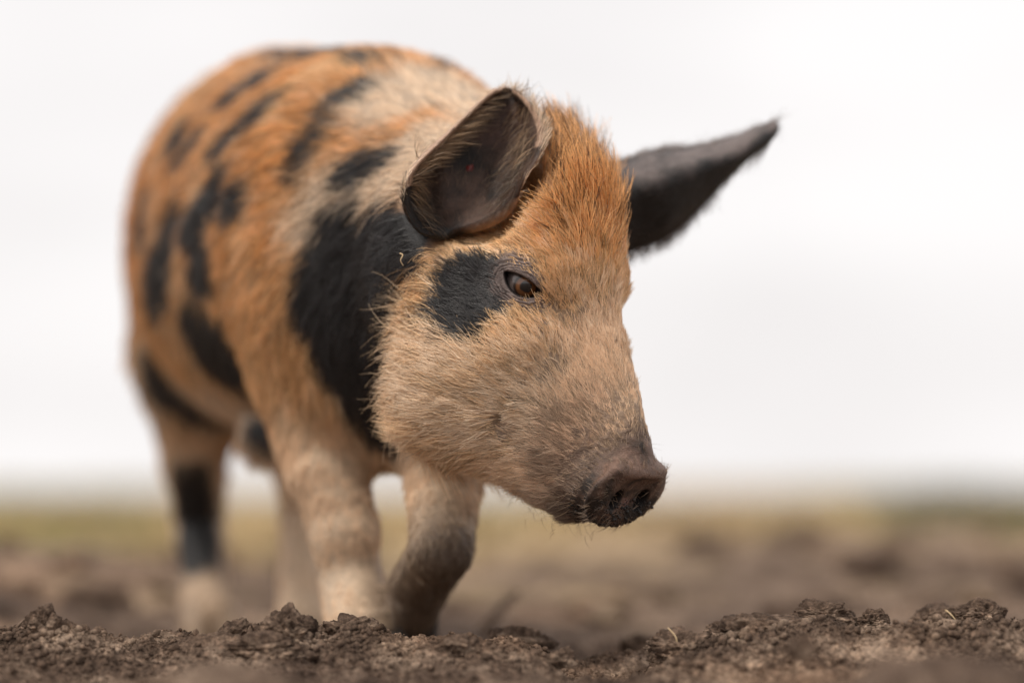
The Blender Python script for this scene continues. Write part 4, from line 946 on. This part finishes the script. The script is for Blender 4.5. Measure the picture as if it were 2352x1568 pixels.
def build_growth():
    # a wide mass of dry grass and low green growth across the field behind the pig
    n = 60000; y = 4.6+40*rng.random(n)**2.0; x = rng.uniform(-1, 1, n)*(1.2+0.32*y)
    g = vnoise(np.stack([x*0.8, y*0.35, x*0], -1), 95)
    d = g < 0.12; k = rng.random(n) < 0.75
    s = d & k; h = (0.05+0.12*rng.random(n))*(0.25+0.75*sstep(4.5, 13, y))
    blades('dry_grass', x[s], y[s], h[s], 0.003+0.004*rng.random(s.sum()), M_DRY, 'wide straw coloured stand of dry grass across the field behind the pig', 'dry grass')
    s = ~d & k; blades('green_grass', x[s], y[s], h[s]*1.15, 0.003+0.004*rng.random(s.sum()), M_GREEN, 'patches of low green growth among the dry grass', 'grass')
    m = 900; cx, cy = rng.uniform(-1, 1, 46), 5.0+6.0*rng.random(46); k = rng.integers(0, 46, m*4)
    x = cx[k]*(0.21*cy[k]+0.2)+0.05*rng.normal(0, 1, m*4); y = cy[k]+0.05*rng.normal(0, 1, m*4)
    blades('dead_weeds', x, y, (0.03+0.05*rng.random(m*4))*(0.6+0.8*rng.random(46)[k]), 0.003+0.004*rng.random(m*4), M_WEED, 'scattered dull tufts of dead weeds on the soil behind the pig', 'weeds')
    def tuft(name, px, Y, rad, height, cnt, mat, label, cat, group=None):
        c = at(px, 1135, Y); r = rad*np.sqrt(rng.random(cnt)); a = rng.random(cnt)*6.283
        x, y = c[0]+r*np.cos(a), Y+0.7*r*np.sin(a); h = height*(0.5+0.6*rng.random(cnt))*(1-0.5*(r/rad)**2)
        o = blades(name, x-c[0], y-Y, h, 0.004+0.006*rng.random(cnt), mat, label, cat, kind=None, lean=0.30, at0=0)
        o.location = (c[0], Y, float(ground_h(np.array([c[0]]), np.array([Y]))[0])-0.01)
        if group: o['group'] = group
    tuft('weed', 2250, 9.0, 0.40, 0.20, 600, M_WEED, 'tall grey green weed clump at the field edge beyond the crumbly bank', 'weed')
    tuft('weed', 2050, 12.0, 0.60, 0.19, 600, M_GREEN, 'olive green weed clump behind the grey green one', 'weed')
    tuft('weed', 150, 9.5, 0.45, 0.17, 600, M_GREEN, 'olive and straw weed clump behind the pig\'s rump', 'weed')
    tuft('weed', 1960, 5.2, 0.06, 0.060, 160, M_GREEN, 'small bright yellow green seedling tuft on the bare soil', 'weed')
    tuft('weed', 1790, 6.0, 0.13, 0.075, 220, M_WEED, 'dull brown dead weed next to the yellow green seedling tuft', 'weed')
    tuft('weed', 2160, 4.6, 0.018, 0.085, 60, M_WEED, 'thin upright brown dead stem on the bare soil', 'weed')
build_growth()
def stalk(name, pts, rad, mat, label, cat, group=None):
    P = catmull(np.array(pts), 14); n = len(P); T = nrm(np.gradient(P, axis=0)); A = nrm(np.cross(T, [0.2, 0.9, 0.3])); B = np.cross(T, A); k = 7; V = []
    for i in range(n):
        rr = rad*(1-0.45*i/(n-1))*(1+0.12*math.sin(i*2.1))
        V += [P[i]+rr*(A[i]*math.cos(6.283*j/k)+B[i]*math.sin(6.283*j/k)) for j in range(k)]
    V = np.array(V); idx = np.arange(n*k).reshape(n, k); i2 = np.roll(idx, -1, 1)
    F = np.stack([idx[:-1], i2[:-1], i2[1:], idx[1:]], -1).reshape(-1, 4)
    c = V[:k].mean(0); o = mesh_obj(name, V-c, F, mat); o.location = c; vcol(o, 'tint', np.repeat(0.5+0.2*rng.random((n, 1)), k, 0)*np.ones((1, 3)))
    return tag(o, label, cat, group)
M_STRAW = grass_material('straw', [(0.0, (0.42, 0.30, 0.17)), (0.5, (0.52, 0.38, 0.22)), (1.0, (0.62, 0.48, 0.30))])
M_TWIG = grass_material('twig', [(0.0, (0.10, 0.07, 0.05)), (1.0, (0.20, 0.14, 0.10))])
stalk('straw', [at(1556, 1480, 1.922), at(1552, 1462, 1.922), at(1541, 1448, 1.923), at(1534, 1441, 1.925)], 0.00075, M_STRAW, 'short bent straw sticking up from the flat slab of soil', 'straw')
stalk('straw', [at(2148, 1406, 2.01), at(2165, 1398, 2.01), at(2182, 1408, 2.00), at(2196, 1424, 1.995)], 0.0008, M_STRAW, 'dry straw lying over the crumbly bank', 'straw')
stalk('twig', [at(1105, 1462, 2.52), at(1130, 1425, 2.52), at(1160, 1385, 2.53), at(1188, 1358, 2.54)], 0.0058, M_TWIG, 'blurred dark twig leaning out of the soil behind the lifted hoof', 'twig')
stalk('straw', [at(42, 1436, 1.93), at(50, 1428, 1.93), at(58, 1420, 1.93)], 0.0009, M_TWIG, 'short dark stalk stub beside the small pale clod', 'straw')
stalk('straw', [at(919, 582, 1.972), at(925, 586, 1.970), at(920, 598, 1.969), at(926, 610, 1.970)], 0.0006, M_STRAW, 'tiny curled straw flake caught on the black neck fur', 'straw')
stalk('straw', [at(985, 1492, 1.93), at(1000, 1486, 1.925), at(1030, 1492, 1.915)], 0.0005, M_STRAW, 'fine pale fibre lying on soil below the dark lifted hoof', 'straw')
